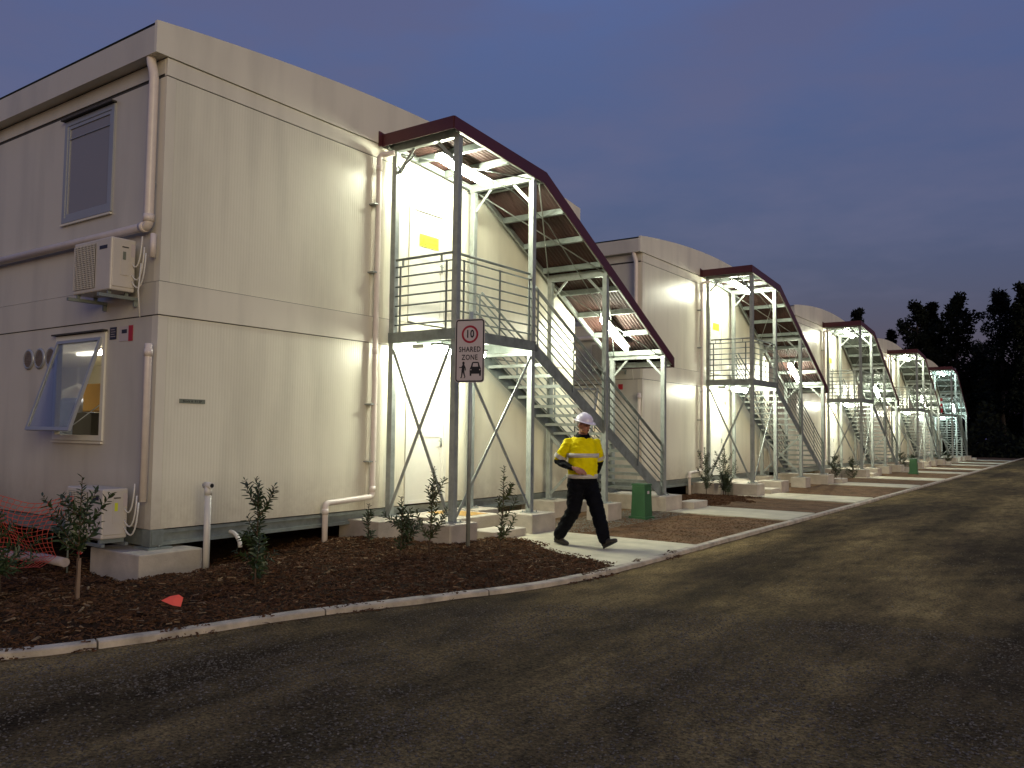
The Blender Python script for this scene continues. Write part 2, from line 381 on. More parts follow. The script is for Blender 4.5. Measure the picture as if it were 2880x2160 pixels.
# kerb resampled by arc length and cut into cast lengths at the joints
cum = [0]
for a, b in zip(KP, KP[1:]): cum.append(cum[-1]+math.hypot(b[0]-a[0], b[1]-a[1]))
def at_len(s):
    s = min(max(s, 0), cum[-1])
    for i in range(len(cum)-1):
        if s <= cum[i+1]:
            t = (s-cum[i])/(cum[i+1]-cum[i]); a = Vector(KP[i]); b = Vector(KP[i+1]); d = (b-a).normalized(); return a.lerp(b, t), d
    return Vector(KP[-1]), Vector((0, 1))
ke = empty('kerb', None, None, kind='structure')
s0 = 0; KW = 0.12
while s0 < cum[-1]-0.5:
    L_ = (1.95 if s0 < 26 else 3.9)+random.uniform(-.15, .15); s1 = min(s0+L_, cum[-1]); mb = MB(); secs = []; n = max(4, int((s1-s0)/0.16))
    for i in range(n+1):
        p, d = at_len(s0+0.008+(s1-s0-0.016)*i/n); nrm = Vector((d.y, -d.x))
        w = 0.006*fbm(p.x, p.y, 5)
        zt = 0.030+0.005*fbm(p.x+9, p.y, 3)
        prof = [(0.012+w, -0.14), (0.0+w, zt-0.012), (-0.012+w, zt), (-KW+0.02, zt+0.004), (-KW, zt-0.012), (-KW, -0.14)]
        secs.append([(p.x+nrm.x*a, p.y+nrm.y*a, z) for a, z in prof])
    m_ = len(secs[0]); vs = [v for s_ in secs for v in s_]
    fs = [(i*m_+k, i*m_+(k+1) % m_, (i+1)*m_+(k+1) % m_, (i+1)*m_+k) for i in range(n) for k in range(m_)]
    fs += [tuple(range(m_-1, -1, -1)), tuple(n*m_+k for k in range(m_))]
    mb.add(vs, fs); mb.obj('kerb_block', 'kerb', ke); s0 = s1

# gravel road, denser grid close to the camera
xs = []; x = 0.0
while x < 60: xs.append(x); x += 0.14 if 2 < x < 17 else (0.5 if x <= 2 else 1.5)
ys = []; y = -30
while y < 100: ys.append(y); y += 0.14 if -7 < y < 9 else (0.35 if 9 <= y < 22 else 1.6)
xs = [-40, -20, -8, -4]+xs
vs = []
for y in ys:
    for x in xs:
        z = -0.030+0.008*fbm(x, y, 0.45)+0.004*fbm(x, y, 2.5)
        dk = abs(x-kerb_x(y)) if y > -3 else 1
        if dk < 0.5: z += 0.004*(1-dk/0.5)
        if x < kerb_x(y)-0.3 and y > -5.4: z = -0.15
        vs.append((x, y, z))
nx = len(xs)
fs = [(j*nx+i, j*nx+i+1, (j+1)*nx+i+1, (j+1)*nx+i) for j in range(len(ys)-1) for i in range(nx-1)]
mb = MB(); mb.add(vs, fs, True); tag(mb.obj('gravel_road', 'road'), kind='structure')

def stones(name, m, n, region, smin, smax, zf, seed, flat=0.6):
    rnd = random.Random(seed); mb = MB(); vv = []; ff = []; k = 0
    base = [(1,0,0),(-1,0,0),(0,1,0),(0,-1,0),(0,0,1),(0,0,-1)]
    fc = [(0,2,4),(2,1,4),(1,3,4),(3,0,4),(2,0,5),(1,2,5),(3,1,5),(0,3,5)]
    while k < n:
        p = region(rnd)
        if p is None: continue
        s = rnd.uniform(smin, smax)*rnd.uniform(0.6, 1); a = rnd.uniform(0, 6.28); ca, sa = math.cos(a), math.sin(a)
        o = len(vv); sx = s*rnd.uniform(0.7, 1.3); sy = s*rnd.uniform(0.6, 1); sz = s*flat*rnd.uniform(0.6, 1.1)
        zz = zf(p[0], p[1])
        for bx, by, bz in base:
            X = bx*sx+rnd.uniform(-.25, .25)*s; Y = by*sy+rnd.uniform(-.25, .25)*s
            vv.append((p[0]+X*ca-Y*sa, p[1]+X*sa+Y*ca, zz+bz*sz))
        ff += [tuple(o+i for i in f) for f in fc]; k += 1
    mb.add(vv, ff); return tag(mb.obj(name, m), kind='stuff')
def road_reg(rnd):
    r = 1.8+(6.6 if rnd.random() < .8 else 13)*rnd.random()**.62; a = rnd.uniform(R(68), R(180))
    x = CAM.x+r*math.cos(a); y = CAM.y+r*math.sin(a)
    if y < -5.3 and x < 3: return None
    if x < (kerb_x(y) if y > -5.5 else -99)+0.03: return None
    if fbm(x, y, 0.9) < rnd.uniform(-0.9, 0.5): return None
    return x, y
stones('loose_gravel', 'stone', 62000, road_reg, 0.004, 0.015, lambda x, y: -0.028+0.008*fbm(x, y, 0.45)+0.004*fbm(x, y, 2.5), 3)

# beds: bark mulch round the near corner, dirt between the paths
def bed(name, m, inside, x0, x1, y0, y1, st, zf):
    nx = int((x1-x0)/st)+1; ny = int((y1-y0)/st)+1; idx = {}; vs = []; fs = []
    def vid(i, j):
        if (i, j) not in idx:
            x = x0+i*st; y = y0+j*st; idx[(i, j)] = len(vs); vs.append((x, y, zf(x, y)))
        return idx[(i, j)]
    for j in range(ny-1):
        for i in range(nx-1):
            if inside(x0+(i+.5)*st, y0+(j+.5)*st): fs.append((vid(i, j), vid(i+1, j), vid(i+1, j+1), vid(i, j+1)))
    mb = MB(); mb.add(vs, fs, True); return tag(mb.obj(name, m), kind='structure')
AN = [(1.2, 4.45), (1.55, 4.45), (1.78, 4.98), (2.31, 4.93), (2.8, 4.50), (3.29, 4.18), (3.96, 3.95), (4.42, 3.68)]
def A_NEAR(x):      # mulch edge along the first path
    if x <= AN[0][0]: return AN[0][1]
    for (a, b), (c, d) in zip(AN, AN[1:]):
        if x <= c: return b+(d-b)*(x-a)/(c-a)
    return AN[-1][1]
def mulch_in(x, y, e=0.0):
    if y > -5.4 and x > kerb_x(y)-KW+0.05-e: return False
    if y < -5.2: return False
    if x > 1.5 and y > A_NEAR(x)-e: return False
    if x <= 1.5 and y > 4.4: return False
    return True
def mulch_z(x, y):
    d = kerb_x(y)-KW-x if y > -3 else 1.0
    d2 = (A_NEAR(x)-y) if x > 1.5 else 1.0
    e = max(0.0, min(1.0, min(d, d2)/0.5))
    z = 0.012+e*(0.045+0.055*fbm(x, y, 1.2)+0.025*fbm(x, y, 5))
    if x < 0.95: z -= 0.17*min(1, (0.95-x)/0.65)*max(0.0, min(1.0, (2.6-y)/1.2))
    if x < 0.15 and y > 1.8: z -= 0.08*min(1, (0.15-x)/0.5)
    return z
bed('mulch_bed', 'mulch', mulch_in, -9, 4.7, -5.4, 5.4, 0.075, mulch_z)
def chips(name, m, n, inside, box, zf, seed, lmin, lmax, tilt=0.5):
    rnd = random.Random(seed); vv = []; ff = []; k = 0
    while k < n:
        x = rnd.uniform(box[0], box[1]); y = rnd.uniform(box[2], box[3])
        if not inside(x, y): continue
        L = rnd.uniform(lmin, lmax)*rnd.uniform(.5, 1); W = L*rnd.uniform(.12, .4); T = rnd.uniform(.002, .007)
        a = rnd.uniform(0, 6.28); d = Vector((math.cos(a), math.sin(a), rnd.uniform(-tilt, tilt))).normalized()
        sd_ = d.cross(Vector((rnd.uniform(-.5, .5), rnd.uniform(-.5, .5), 1))).normalized(); nn = sd_.cross(d)
        c = Vector((x, y, zf(x, y)+rnd.uniform(0.0, 0.018))); o = len(vv)
        w2 = W*rnd.uniform(.2, .9)
        for e, w in ((-1, W), (1, w2)):
            vv += [tuple(c+d*(e*L/2)-sd_*w/2-nn*T/2), tuple(c+d*(e*L/2)+sd_*w/2-nn*T/2), tuple(c+d*(e*L/2)+nn*T)]
        ff += [(o, o+2, o+1), (o+3, o+4, o+5), (o, o+1, o+4, o+3), (o+1, o+2, o+5, o+4), (o+2, o, o+3, o+5)]; k += 1
    mb = MB(); mb.add(vv, ff); return tag(mb.obj(name, m), kind='stuff')
chip_in = lambda x, y: mulch_in(x, y, 0.05) and not (x < -0.6 and y > 0.3)
chips('bark_mulch', 'chip', 46000, chip_in, (-2.5, 4.6, -4.2, 5.0), mulch_z, 11, 0.02, 0.10)
chips('pale_mulch_chips', 'chipl', 1500, chip_in, (-2.5, 4.6, -4.2, 5.0), lambda x, y: mulch_z(x, y)+.006, 12, 0.03, 0.12, 0.25)

def edge_in(x, y):
    k = kerb_x(y)
    if k-KW < x < k+.10: return fbm(x, y, 2.2) > .05
    return 1.8 < x < 4.3 and A_NEAR(x) < y < A_NEAR(x)+.22*(.6+fbm(x, y, 2))
def edge_z(x, y): return .030 if x > kerb_x(y)-KW and x < kerb_x(y) else (.020 if x < kerb_x(y)-KW else -.022)
chips('spilled_mulch', 'chip', 900, edge_in, (1.8, 4.75, -3.2, 5.3), edge_z, 14, 0.012, 0.05, 0.1)

def dirt_z(x, y): return 0.0+0.018*fbm(x, y, 0.9)+0.006*fbm(x, y, 5)-(0.10 if x < -0.2 else 0)
paths = []
for n in range(N):
    oy = n*P
    yA0, yA1, yB0, yB1 = (2.75 if n == 0 else 3.25)+oy, 5.35+oy, 11.0+oy, 12.9+oy
    a1 = 6.3 if n == 0 else yA1
    prev = (oy-0.35) if n else None
    if n: bed('dirt_bed', 'dirt', lambda x, y: x < kerb_x(y)-KW+.05, -1.5, 4.7, -P+12.9+oy, yA0, 0.12 if n < 2 else 0.4, dirt_z)
    bed('dirt_bed', 'dirt', lambda x, y: x < kerb_x(y)-KW+.05, -1.5, 4.7, a1, yB0, 0.12 if n < 2 else 0.4, dirt_z)
    mb = MB()
    if n == 0: poly = [(a, b-.06) for a, b in AN]+[(4.42, 6.30), (1.2, 6.34)]
    else: poly = [(1.2, yA0), (4.36, yA0), (4.36, yA1), (1.2, yA1)]
    mb.prism(poly, lambda a, b: (a, b, -.1), lambda a, b: (a, b, 0.018)); tag(mb.obj('path', 'path', bevel=0.008), kind='structure')
    mb = MB(); mb.box(1.75, 4.36, yB0, yB1, -.1, 0.018); tag(mb.obj('path', 'path', bevel=0.008), kind='structure')
bed('dirt_bed', 'dirt', lambda x, y: x < kerb_x(y)-KW+.05, -1.5, 4.7, 12.9+4*P, 78, 0.5, dirt_z)
# grey aggregate spill beside the stair footings and mulch patches at the second tower
stones('crushed_aggregate', 'agg', 5000, lambda r: (r.uniform(0.9, 2.3), r.uniform(6.5, 11.0)), 0.008, 0.02, lambda x, y: dirt_z(x, y)+.004, 5)
def p2(x, y): return x < 2.1+0.5*fbm(x, y, 1.1)
chips('bark_mulch_patch', 'chip', 6000, p2, (0.1, 2.7, 13.1, 16.5), lambda x, y: dirt_z(x, y)+.012, 13, 0.03, 0.10)
stones('dirt_clods', 'dirt', 2600, lambda r: (r.uniform(1.9, 4.3), r.uniform(6.4, 10.9)), 0.008, 0.03, lambda x, y: dirt_z(x, y)+.004, 8)

# ------------------------------------------------------------------ buildings
ZB, Z1, Z1B, Z2, ZF = 0.46, 3.10, 3.52, 6.12, 6.34   # wall base, floor band, upper wall base, seam, fascia underside
DEP = 17.0
def arc(t):   # fascia top across the end face, t 0..1
    return 6.70+0.40*math.sin(math.pi*min(1, max(0, (t*0.94+0.03))))**0.85
def building(n, detailed):
    oy = n*P
    lab = ['nearest cream two-storey modular building, open lit window on its left side',
           'second cream modular building, its left wall showing in the gap behind the first covered staircase',
           'third cream modular building, middle of the row, roof rising beyond the second staircase',
           'fourth cream modular building, behind the third staircase of the row',
           'farthest cream modular building, last of the row before the dark pines'][n]
    b = empty('modular_building', lab, 'building', (0, oy, 0), 'cream modular buildings in a row')
    P_ = lambda mb, nm, m, par=b, bev=0: mb.obj(nm, m, par, bev)
    # end wall
    for z0, z1 in ((ZB, Z1-.012), (Z1B, Z2-.012)):
        P_(MB().box(-.05, 0.0, 0.0, .13, z0, z1), 'corner_post', 'trim')
        P_(MB().box(-.05, 0.0, WID-.13, WID, z0, z1), 'corner_post', 'trim')
        P_(MB().box(-.05, -.004, .134, 3.60, z0, z1), 'wall_panel', 'wall')
        P_(MB().box(-.05, -.001, 3.604, 3.90, z0, z1), 'joint_cover', 'trim')
        if z0 > 2:
            dy0, dy1, dz1 = 4.5, 5.5, 5.55
        else: dy0, dy1, dz1 = 4.5, 5.55, 2.62
        w = MB(); w.box(-.05, -.004, 3.904, dy0, z0, z1); w.box(-.05, -.004, dy0, dy1, dz1, z1); w.box(-.05, -.004, dy1, 6.18, z0, z1); P_(w, 'wall_panel', 'wall')
        P_(MB().box(-.05, -.002, 6.184, 6.30, z0, z1), 'joint_cover', 'trim')
        P_(MB().box(-.05, -.004, 6.304, WID-.134, z0, z1), 'wall_panel', 'wall')
        # door
        fr = MB(); t = .07
        fr.box(-.03, .016, dy0, dy0+t, z0+.02, dz1); fr.box(-.03, .016, dy1-t, dy1, z0+.02, dz1); fr.box(-.03, .016, dy0+t, dy1-t, dz1-t, dz1); fr.box(-.03, .02, dy0+t, dy1-t, z0+.02, z0+.07)
        d = P_(fr, 'door_frame', 'white')
        dr = P_(MB().box(-.035, -.008, dy0+t, dy1-t, z0+.07, dz1-t), 'door', 'white')
        mr = MB(); zz = z0+1.13
        mr.box(-.008, .0, dy0+t+.09, dy1-t-.09, zz, zz+.12); mr.box(-.008, .0, dy0+t, dy0+t+.09, z0+.07, dz1-t); mr.box(-.008, .0, dy1-t-.09, dy1-t, z0+.07, dz1-t); mr.box(-.008, .0, dy0+t+.09, dy1-t-.09, z0+.07, z0+.17)
        mr.obj('door_rail', 'white', dr)
        h = MB(); h.box(0, .012, dy1-.15, dy1-.11, z0+.98, z0+1.12); h.tube([(.012, dy1-.13, z0+1.07), (.05, dy1-.13, z0+1.07), (.05, dy1-.24, z0+1.07)], .009, 8); h.obj('door_handle', 'galv', dr)
    # bands, seams
    P_(MB().box(-.05, .016, -.014, WID+.014, Z1, Z1B-.01), 'floor_band', 'trim')
    P_(MB().box(-.045, -.012, .01, WID-.01, Z1B-.01, Z1B), 'shadow_gap', 'seam')
    P_(MB().box(-.045, -.012, .01, WID-.01, Z2-.012, Z2), 'shadow_gap', 'seam')
    P_(MB().box(-.045, -.012, .01, WID-.01, Z1-.012, Z1), 'shadow_gap', 'seam')
    P_(MB().box(-.05, .003, 0, WID, Z2, ZF), 'top_band', 'trim')
    # fascia on the end face: shallow curved gable
    K = 28; poly = [(-.17, ZF+.012)]+[(-.17+(WID+.34)*i/K, arc(i/K)) for i in range(K+1)]+[(WID+.17, ZF+.012)]
    f = MB(); f.prism(poly[::-1], lambda a, c: (-.03, a, c), lambda a, c: (.022, a, c)); P_(f, 'gable_fascia', 'trim')
    # roof skin
    r = MB(); vs = []; fs = []
    for i in range(K+1):
        y = -.17+(WID+.34)*i/K; z = arc(i/K)-.02
        vs += [(-.03, y, z), (-DEP, y, z), (-.03, y, z-.05), (-DEP, y, z-.05)]
    for i in range(K):
        o = i*4; fs += [(o, o+4, o+5, o+1), (o+2, o+3, o+7, o+6)]
    r.add(vs, fs); P_(r, 'roof', 'galvd')
    # long side walls
    if detailed:
        WX0, WX1 = -2.46, -1.20
        lo, hi = (1.54, 2.93), (4.58, 6.0)
        for (z0, z1), (w0, w1) in (((ZB, Z1-.012), lo), ((Z1B, Z2-.012), hi)):
            w = MB(); w.box(-DEP, WX0, .004, .06, z0, z1); w.box(WX1, -.134, .004, .06, z0, z1); w.box(WX0, WX1, .004, .06, z0, w0); w.box(WX0, WX1, .004, .06, w1, z1)
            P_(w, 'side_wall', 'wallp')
            P_(MB().box(-.134, -.05, 0.0, .06, z0, z1), 'corner_post', 'trim')
            fr = MB(); t = .05
            fr.box(WX0-.02, WX0+t, -.02, .05, w0-.02, w1+.02); fr.box(WX1-t, WX1+.02, -.02, .05, w0-.02, w1+.02)
            fr.box(WX0+t, WX1-t, -.02, .05, w1-t, w1+.02); fr.box(WX0+t, WX1-t, -.02, .05, w0-.02, w0+t)
            wn_ = P_(fr, 'window_frame', 'alu' if w0 > 3 else 'white')
            MB().box(WX0-.06, WX1+.04, -.07, -.0, w1+.03, w1+.05).obj('head_flashing', 'seam', wn_)
            MB().box(WX0-.03, WX1+.03, -.035, -.0, w0-.06, w0-.035).obj('sill', 'trim', wn_)
            if w0 > 3:
                sh = MB(); s = .05
                a0, a1, c0, c1 = WX0+t, WX1-t, w0+t, w1-t
                sh.box(a0, a0+s, -.01, .02, c0, c1); sh.box(a1-s, a1, -.01, .02, c0, c1); sh.box(a0+s, a1-s, -.01, .02, c1-s, c1); sh.box(a0+s, a1-s, -.01, .02, c0, c0+s)
                sh.obj('sash', 'alu', wn_)
                MB().box(a0+s, a1-s, .004, .012, c0+s, c1-s).obj('pane', 'glassd', wn_)
                MB().box(a0, a1, -.012, -.004, c1-.20, c1-.19).obj('blind_edge', 'alu', wn_)
            else:
                # awning sash hinged at the head, pushed out
                ang = R(17); H = w1-w0-.10; W = WX1-WX0-.10; s = .045
                sh = MB(); sh.box(0, s, -.02, .02, -H, 0); sh.box(W-s, W, -.02, .02, -H, 0); sh.box(s, W-s, -.02, .02, -s, 0); sh.box(s, W-s, -.02, .02, -H, -H+s)
                so = sh.obj('sash', 'alu', wn_); so.location = (WX0+.05, -.02, w1-.05); so.rotation_euler = (-ang, 0, 0)
                po = MB().box(s, W-s, -.004, .004, -H+s, -s).obj('pane', 'glass', wn_); po.location = so.location; po.rotation_euler = so.rotation_euler
                MB().tube([(WX1-.08, .0, w0+.45), (WX1-.10, -.33, w0+.18)], .006, 6).obj('stay', 'galv', wn_)
        # interior of the lower corner room
        rm = MB(); X0, X1, Y1 = -9.5, -.2, 3.4
        rm.box(X0, X1, Y1, Y1+.02, .55, 2.98); rm.box(X0-.02, X0, .06, Y1, .55, 2.98); rm.box(X1, X1+.02, .06, Y1, .55, 2.98); rm.box(X0, X1, .06, Y1, 2.98, 3.0); rm.box(X0, X1, .06, Y1, .53, .55)
        for xx in (-8.6, -7.6, -6.6, -5.2, -3.4, -1.7): rm.box(xx, xx+.09, Y1-.04, Y1, .55, 2.98)
        rm.box(X0, X1, Y1-.05, Y1, 2.42, 2.50)
        P_(rm, 'room_lining', 'inwall')
        P_(MB().box(-5.0, -3.8, 1.55, 1.67, 2.93, 2.975), 'room_lamp', 'room')
    else:
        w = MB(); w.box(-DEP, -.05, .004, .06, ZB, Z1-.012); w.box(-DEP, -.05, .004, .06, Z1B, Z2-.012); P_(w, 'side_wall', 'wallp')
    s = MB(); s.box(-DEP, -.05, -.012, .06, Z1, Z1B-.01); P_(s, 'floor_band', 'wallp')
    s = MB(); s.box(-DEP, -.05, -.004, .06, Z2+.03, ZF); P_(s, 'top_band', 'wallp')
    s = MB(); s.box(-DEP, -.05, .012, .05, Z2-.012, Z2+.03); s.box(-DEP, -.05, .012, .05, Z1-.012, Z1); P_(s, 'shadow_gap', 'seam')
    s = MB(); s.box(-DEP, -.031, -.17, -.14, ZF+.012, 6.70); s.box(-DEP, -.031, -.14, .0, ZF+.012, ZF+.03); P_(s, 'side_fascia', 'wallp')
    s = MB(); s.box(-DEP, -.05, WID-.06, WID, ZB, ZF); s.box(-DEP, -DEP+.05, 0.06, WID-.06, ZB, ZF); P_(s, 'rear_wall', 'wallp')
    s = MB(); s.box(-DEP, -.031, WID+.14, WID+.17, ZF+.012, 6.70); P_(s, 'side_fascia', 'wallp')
    # base frame: channel sections
    s = MB(); s.box(-.06, -.015, .18, WID-.18, .40, .445); s.box(-.10, -.05, .18, WID-.18, .30, .40); s.box(-.06, -.01, .18, WID-.18, .255, .30); P_(s, 'base_beam', 'galvd')
    s = MB(); s.box(-DEP, -.18, .02, .08, .255, .445); s.box(-DEP, -.18, WID-.08, WID-.02, .255, .445); s.box(-DEP, -.3, .08, WID-.08, .43, .45); P_(s, 'base_beam', 'galvd')
    for yy in (.0, WID-.18):
        s = MB(); s.box(-.18, -.0, yy, yy+.18, .25, .455); s.box(-.02, .012, yy+.02, yy+.16, .27, .44); s.box(-.25, .09, yy-.07, yy+.25, .222, .245); s.tube([(.05, yy+.09, .24), (.05, yy+.09, .27)], .012, 6)
        P_(s, 'corner_casting', 'galvd')
    return b
BLD = [building(0, True), building(1, True), building(2, False), building(3, False), building(4, False)]
MB().box(-.30, -.06, -.165, -.02, 6.705, 6.72).obj('roof_gap_shade', 'blk', BLD[0])  # black box standing in for the shaded gap at the roof sheet's end

# corner footings under every building
def footing(x0, x1, y0, y1, zt, label, group='concrete footings', name='concrete_footing'):
    z0 = -.30
    o = MB().box(x0-(x0+x1)/2, x1-(x0+x1)/2, y0-(y0+y1)/2, y1-(y0+y1)/2, 0, zt-z0).obj(name, 'conc', None, 0.015)
    o.location = ((x0+x1)/2, (y0+y1)/2, z0); return tag(o, label, 'footing', group)
footing(-.75, .34, -.33, .50, .222, 'pale concrete footing under the near bottom corner of the nearest building', 'footings under building corners')
for n in range(N):
    if n: footing(-.75, .30, n*P-.33, n*P+.50, .222, f'pale concrete footing under the near bottom corner of the {ORD[n]} building', 'footings under building corners')
    # the far corner and next near corner share the view behind each staircase foot
    footing(-.75, .30, n*P+WID-.50, n*P+WID+.33, .222, f'pale concrete footing under the far bottom corner of the {ORD[n]} building', 'footings under building corners')

# ------------------------------------------------------------------ covered staircase prototype (local y as on building 0)
XI, XO = 0.17, 1.47
YP = [3.98, 6.05, 8.69, 11.40]
ZP = 0.33
def zroof(y):
    if y <= 6.36: return 6.42-(y-3.8)*0.075
    return 6.228-(y-6.36)*0.527
SL = 0.535
def znose(y): return 3.27-SL*(y-6.12)
def staircase():
    t = empty('covered_staircase', 'nearest covered galvanised steel staircase with maroon canopy trim and red-brown roof sheets', 'staircase', (0,0,0), 'covered staircases along the buildings')
    def add(mb, nm, m='galv', bev=0): return mb.obj(nm, m, t, bev)
    for i, y in enumerate(YP):
        zt = zroof(y)-.17
        for x in (XI, XO):
            p = add(MB().box(x-.05, x+.05, y-.05, y+.05, ZP+.012, zt), 'post', 'galv', 0.006)
            bp = MB(); bp.box(x-.12, x+.12, y-.12, y+.12, ZP, ZP+.012)
            for a in (-.085, .085):
                for c in (-.085, .085): bp.tube([(x+a, y+c, ZP+.012), (x+a, y+c, ZP+.04)], .011, 6)
            bp.obj('base_plate', 'galv', p)
        # cross beam on every post pair
        c = MB(); c.box(XI-.06, XO+.06, y-.055, y-.045, zt, zt+.14); c.box(XI-.06, XO+.06, y-.045, y+.03, zt+.13, zt+.14); c.box(XI-.06, XO+.06, y-.045, y+.03, zt, zt+.01); add(c, 'cross_beam')
        # knee braces
        for x, s in ((XI, 1), (XO, -1)):
            add(MB().beam((x+s*.05, y-.01, zt-.36), (x+s*.40, y-.01, zt-.0), .05, .012, (0,1,0)), 'knee_brace')
    # eaves rafters following the canopy
    for x in (XI-.07, XO+.045):
        for (y0, y1) in ((3.86, 6.36), (6.36, 11.74)):
            add(MB().beam((x, y0, zroof(y0)-.075), (x, y1, zroof(y1)-.075), .05, .09), 'rafter')
    # purlins
    pl = [4.6, 5.3, 6.3]+[6.36+.80*k*0.885 for k in range(1, 8)]
    for y in pl:
        z = zroof(y); c = MB()
        c.box(XI-.04, XO+.02, y-.045, y-.037, z-.125, z-.02); c.box(XI-.04, XO+.02, y-.037, y+.03, z-.125, z-.117); c.box(XI-.04, XO+.02, y-.037, y+.03, z-.034, z-.026); add(c, 'purlin', 'galvd')
    c = MB(); c.box(XI-.04, XO+.02, 11.70, 11.76, zroof(11.73)-.15, zroof(11.73)-.03); add(c, 'purlin')
    # roof sheets, corrugated
    def sheet(y0, y1, nm, m, off):
        w = MB(); NX = 120; x0, x1 = .03, 1.535; vs = []; fs = []
        for j, y in enumerate((y0, (y0+y1)/2, y1)):
            for k in range(NX+1):
                x = x0+(x1-x0)*k/NX; vs.append((x, y, zroof(y)+off+.009*math.sin(2*math.pi*x/.076)))
        for j in range(2):
            for k in range(NX): a = j*(NX+1)+k; fs.append((a, a+1, a+NX+2, a+NX+1))
        w.add(vs, fs, True); o = add(w, nm, m); s = o.modifiers.new('thick', 'SOLIDIFY'); s.thickness = .004; return o
    sheet(3.80, 6.36, 'roof_sheet', 'redsheet', 0.0); sheet(6.36, 11.78, 'roof_sheet', 'redsheet', 0.0)
    # maroon trims
    f = MB(); hh = .20
    for x0, x1 in ((1.54, 1.556),):
        pts = [(3.78, zroof(3.8)+.08), (6.36, zroof(6.36)+.08), (11.80, zroof(11.8)+.08)]
        poly = pts+[(11.80, zroof(11.8)+.08-hh-.02), (6.28, zroof(6.28)+.08-hh-.02), (3.78, zroof(3.8)+.08-hh)]
        f.prism(poly, lambda a, c: (x1, a, c), lambda a, c: (x0, a, c))
    f.box(1.50, 1.54, 3.80, 6.3, zroof(3.8)+.066, zroof(3.8)+.074) if False else None
    add(f, 'fascia_trim', 'maroon')
    f = MB(); f.box(.03, 1.54, 3.765, 3.781, zroof(3.8)+.08-hh, zroof(3.8)+.08); f.box(.03, .046, 3.70, 3.765, zroof(3.8)+.08-hh, zroof(3.8)+.12); add(f, 'fascia_trim', 'maroon')
    add(MB().box(.03, 1.54, 11.785, 11.80, zroof(11.8)-.14, zroof(11.8)+.08), 'fascia_trim', 'maroon')
    add(MB().beam((.02, 3.78, zroof(3.78)+.05), (.02, 6.36, zroof(6.36)+.05), .02, .14), 'wall_flashing', 'maroon')
    add(MB().beam((.02, 6.36, zroof(6.36)+.05), (.02, 11.78, zroof(11.78)+.05), .02, .14), 'wall_flashing', 'maroon')
    # landing
    zt = 3.27
    d = MB()
    for k in range(34):
        y = 4.06+k*.060; d.box(XI, XO, y, y+.010, zt-.035, zt-.003)
    for x in (XI+.02, .5, .82, 1.14, XO-.03): d.box(x, x+.012, 4.05, 6.08, zt-.033, zt-.005)
    dk = add(d, 'deck_grating', 'galvd'); dk['kind'] = 'stuff'
    for (a, b) in (((XI-.05, 3.925), (XO+.05, 3.925)), ((XI-.05, 6.13), (XO+.05, 6.13)), ((XO+.045, 3.95), (XO+.045, 6.1)), ((XI-.055, 3.95), (XI-.055, 6.1))):
        add(MB().beam((*a, zt-.085), (*b, zt-.085), .012, .17), 'landing_beam', 'galvd')
    for y in (4.6, 5.3): add(MB().box(XI-.04, XO+.03, y, y+.05, zt-.10, zt-.036), 'joist', 'galvd')
    # stair stringers and treads
    ye = 11.62
    for x in (XI+.06, XO-.01):
        s = MB(); a, b = .02, .24
        poly = [(6.14, znose(6.14)+a), (ye, znose(ye)+a+.02), (ye, ZP+.01), (ye-.45, ZP+.01), (6.14, znose(6.14)-b)]
        s.prism(poly, lambda u, v: (x-.006, u, v), lambda u, v: (x+.006, u, v))
        s.beam((x+(.03 if x < 1 else -.03), 6.14, znose(6.14)+a), (x+(.03 if x < 1 else -.03), ye, znose(ye)+a), .06, .008)
        add(s, 'stringer', 'galvd')
    NT = 16; rise = (3.27-ZP)/(NT+1); going = rise/SL
    tm = MB(); tm.box(0, XO-XI-.09, -.012, 0, -.055, 0)                 # nosing
    for k in range(7): tm.box(0, XO-XI-.09, .03+k*.036, .037+k*.036, -.032, -.003)
    for k in range(6): tm.box(.02+k*.23, .028+k*.23, 0, .26, -.03, -.004)
    tm.box(0, XO-XI-.09, .255, .262, -.04, 0)
    tme = tm.mesh('tread')
    for k in range(NT):
        z = 3.27-rise*(k+1); y = 6.12+going*(k+1)-.02
        o = link('tread', tme, 'galv', t, (XI+.07, y-.27, z))
        o.scale = (1, 1, 1)
    # rails: landing
    hts = [4.33, 4.17, 4.01, 3.86, 3.70, 3.54, 3.39]
    ry = MB().tube([(0,0,0), (0, 1.97, 0)], .014, 8).mesh('rail'); rx = MB().tube([(0,0,0), (1.20, 0, 0)], .014, 8).mesh('rail')
    for z in hts:
        link('rail', ry, 'galvd', t, (XO+.02, 4.03, z)); link('rail', rx, 'galvd', t, (XI+.05, 3.97, z))
    add(MB().tube([(XI+.12, 3.90, 4.43), (XO-.02, 3.90, 4.43)], .021, 10), 'handrail', 'galvd')
    add(MB().tube([(XO+.0, 4.10, 4.43), (XO+.0, 5.98, 4.43)], .021, 10), 'handrail', 'galvd')
    for (x, y) in ((1.30, 3.95), (.34, 3.95)): add(MB().box(x-.018, x+.018, y-.006, y+.006, 3.16, 4.34), 'stanchion', 'galvd')
    for y in (4.12, 5.06, 5.92): add(MB().box(XO+.032, XO+.044, y-.018, y+.018, 3.16, 4.34), 'stanchion', 'galvd')
    for (x, y) in ((1.22, 3.92), (.42, 3.92)): add(MB().box(x-.006, x+.006, y-.02, y+.02, 4.33, 4.42), 'handrail_bracket', 'galvd')
    # rails: stair flight
    y0, y1 = 6.12, 11.36; L = math.hypot(y1-y0, SL*(y1-y0))
    sr = MB().tube([(0,0,0), (0, y1-y0, -SL*(y1-y0))], .014, 8).mesh('rail')
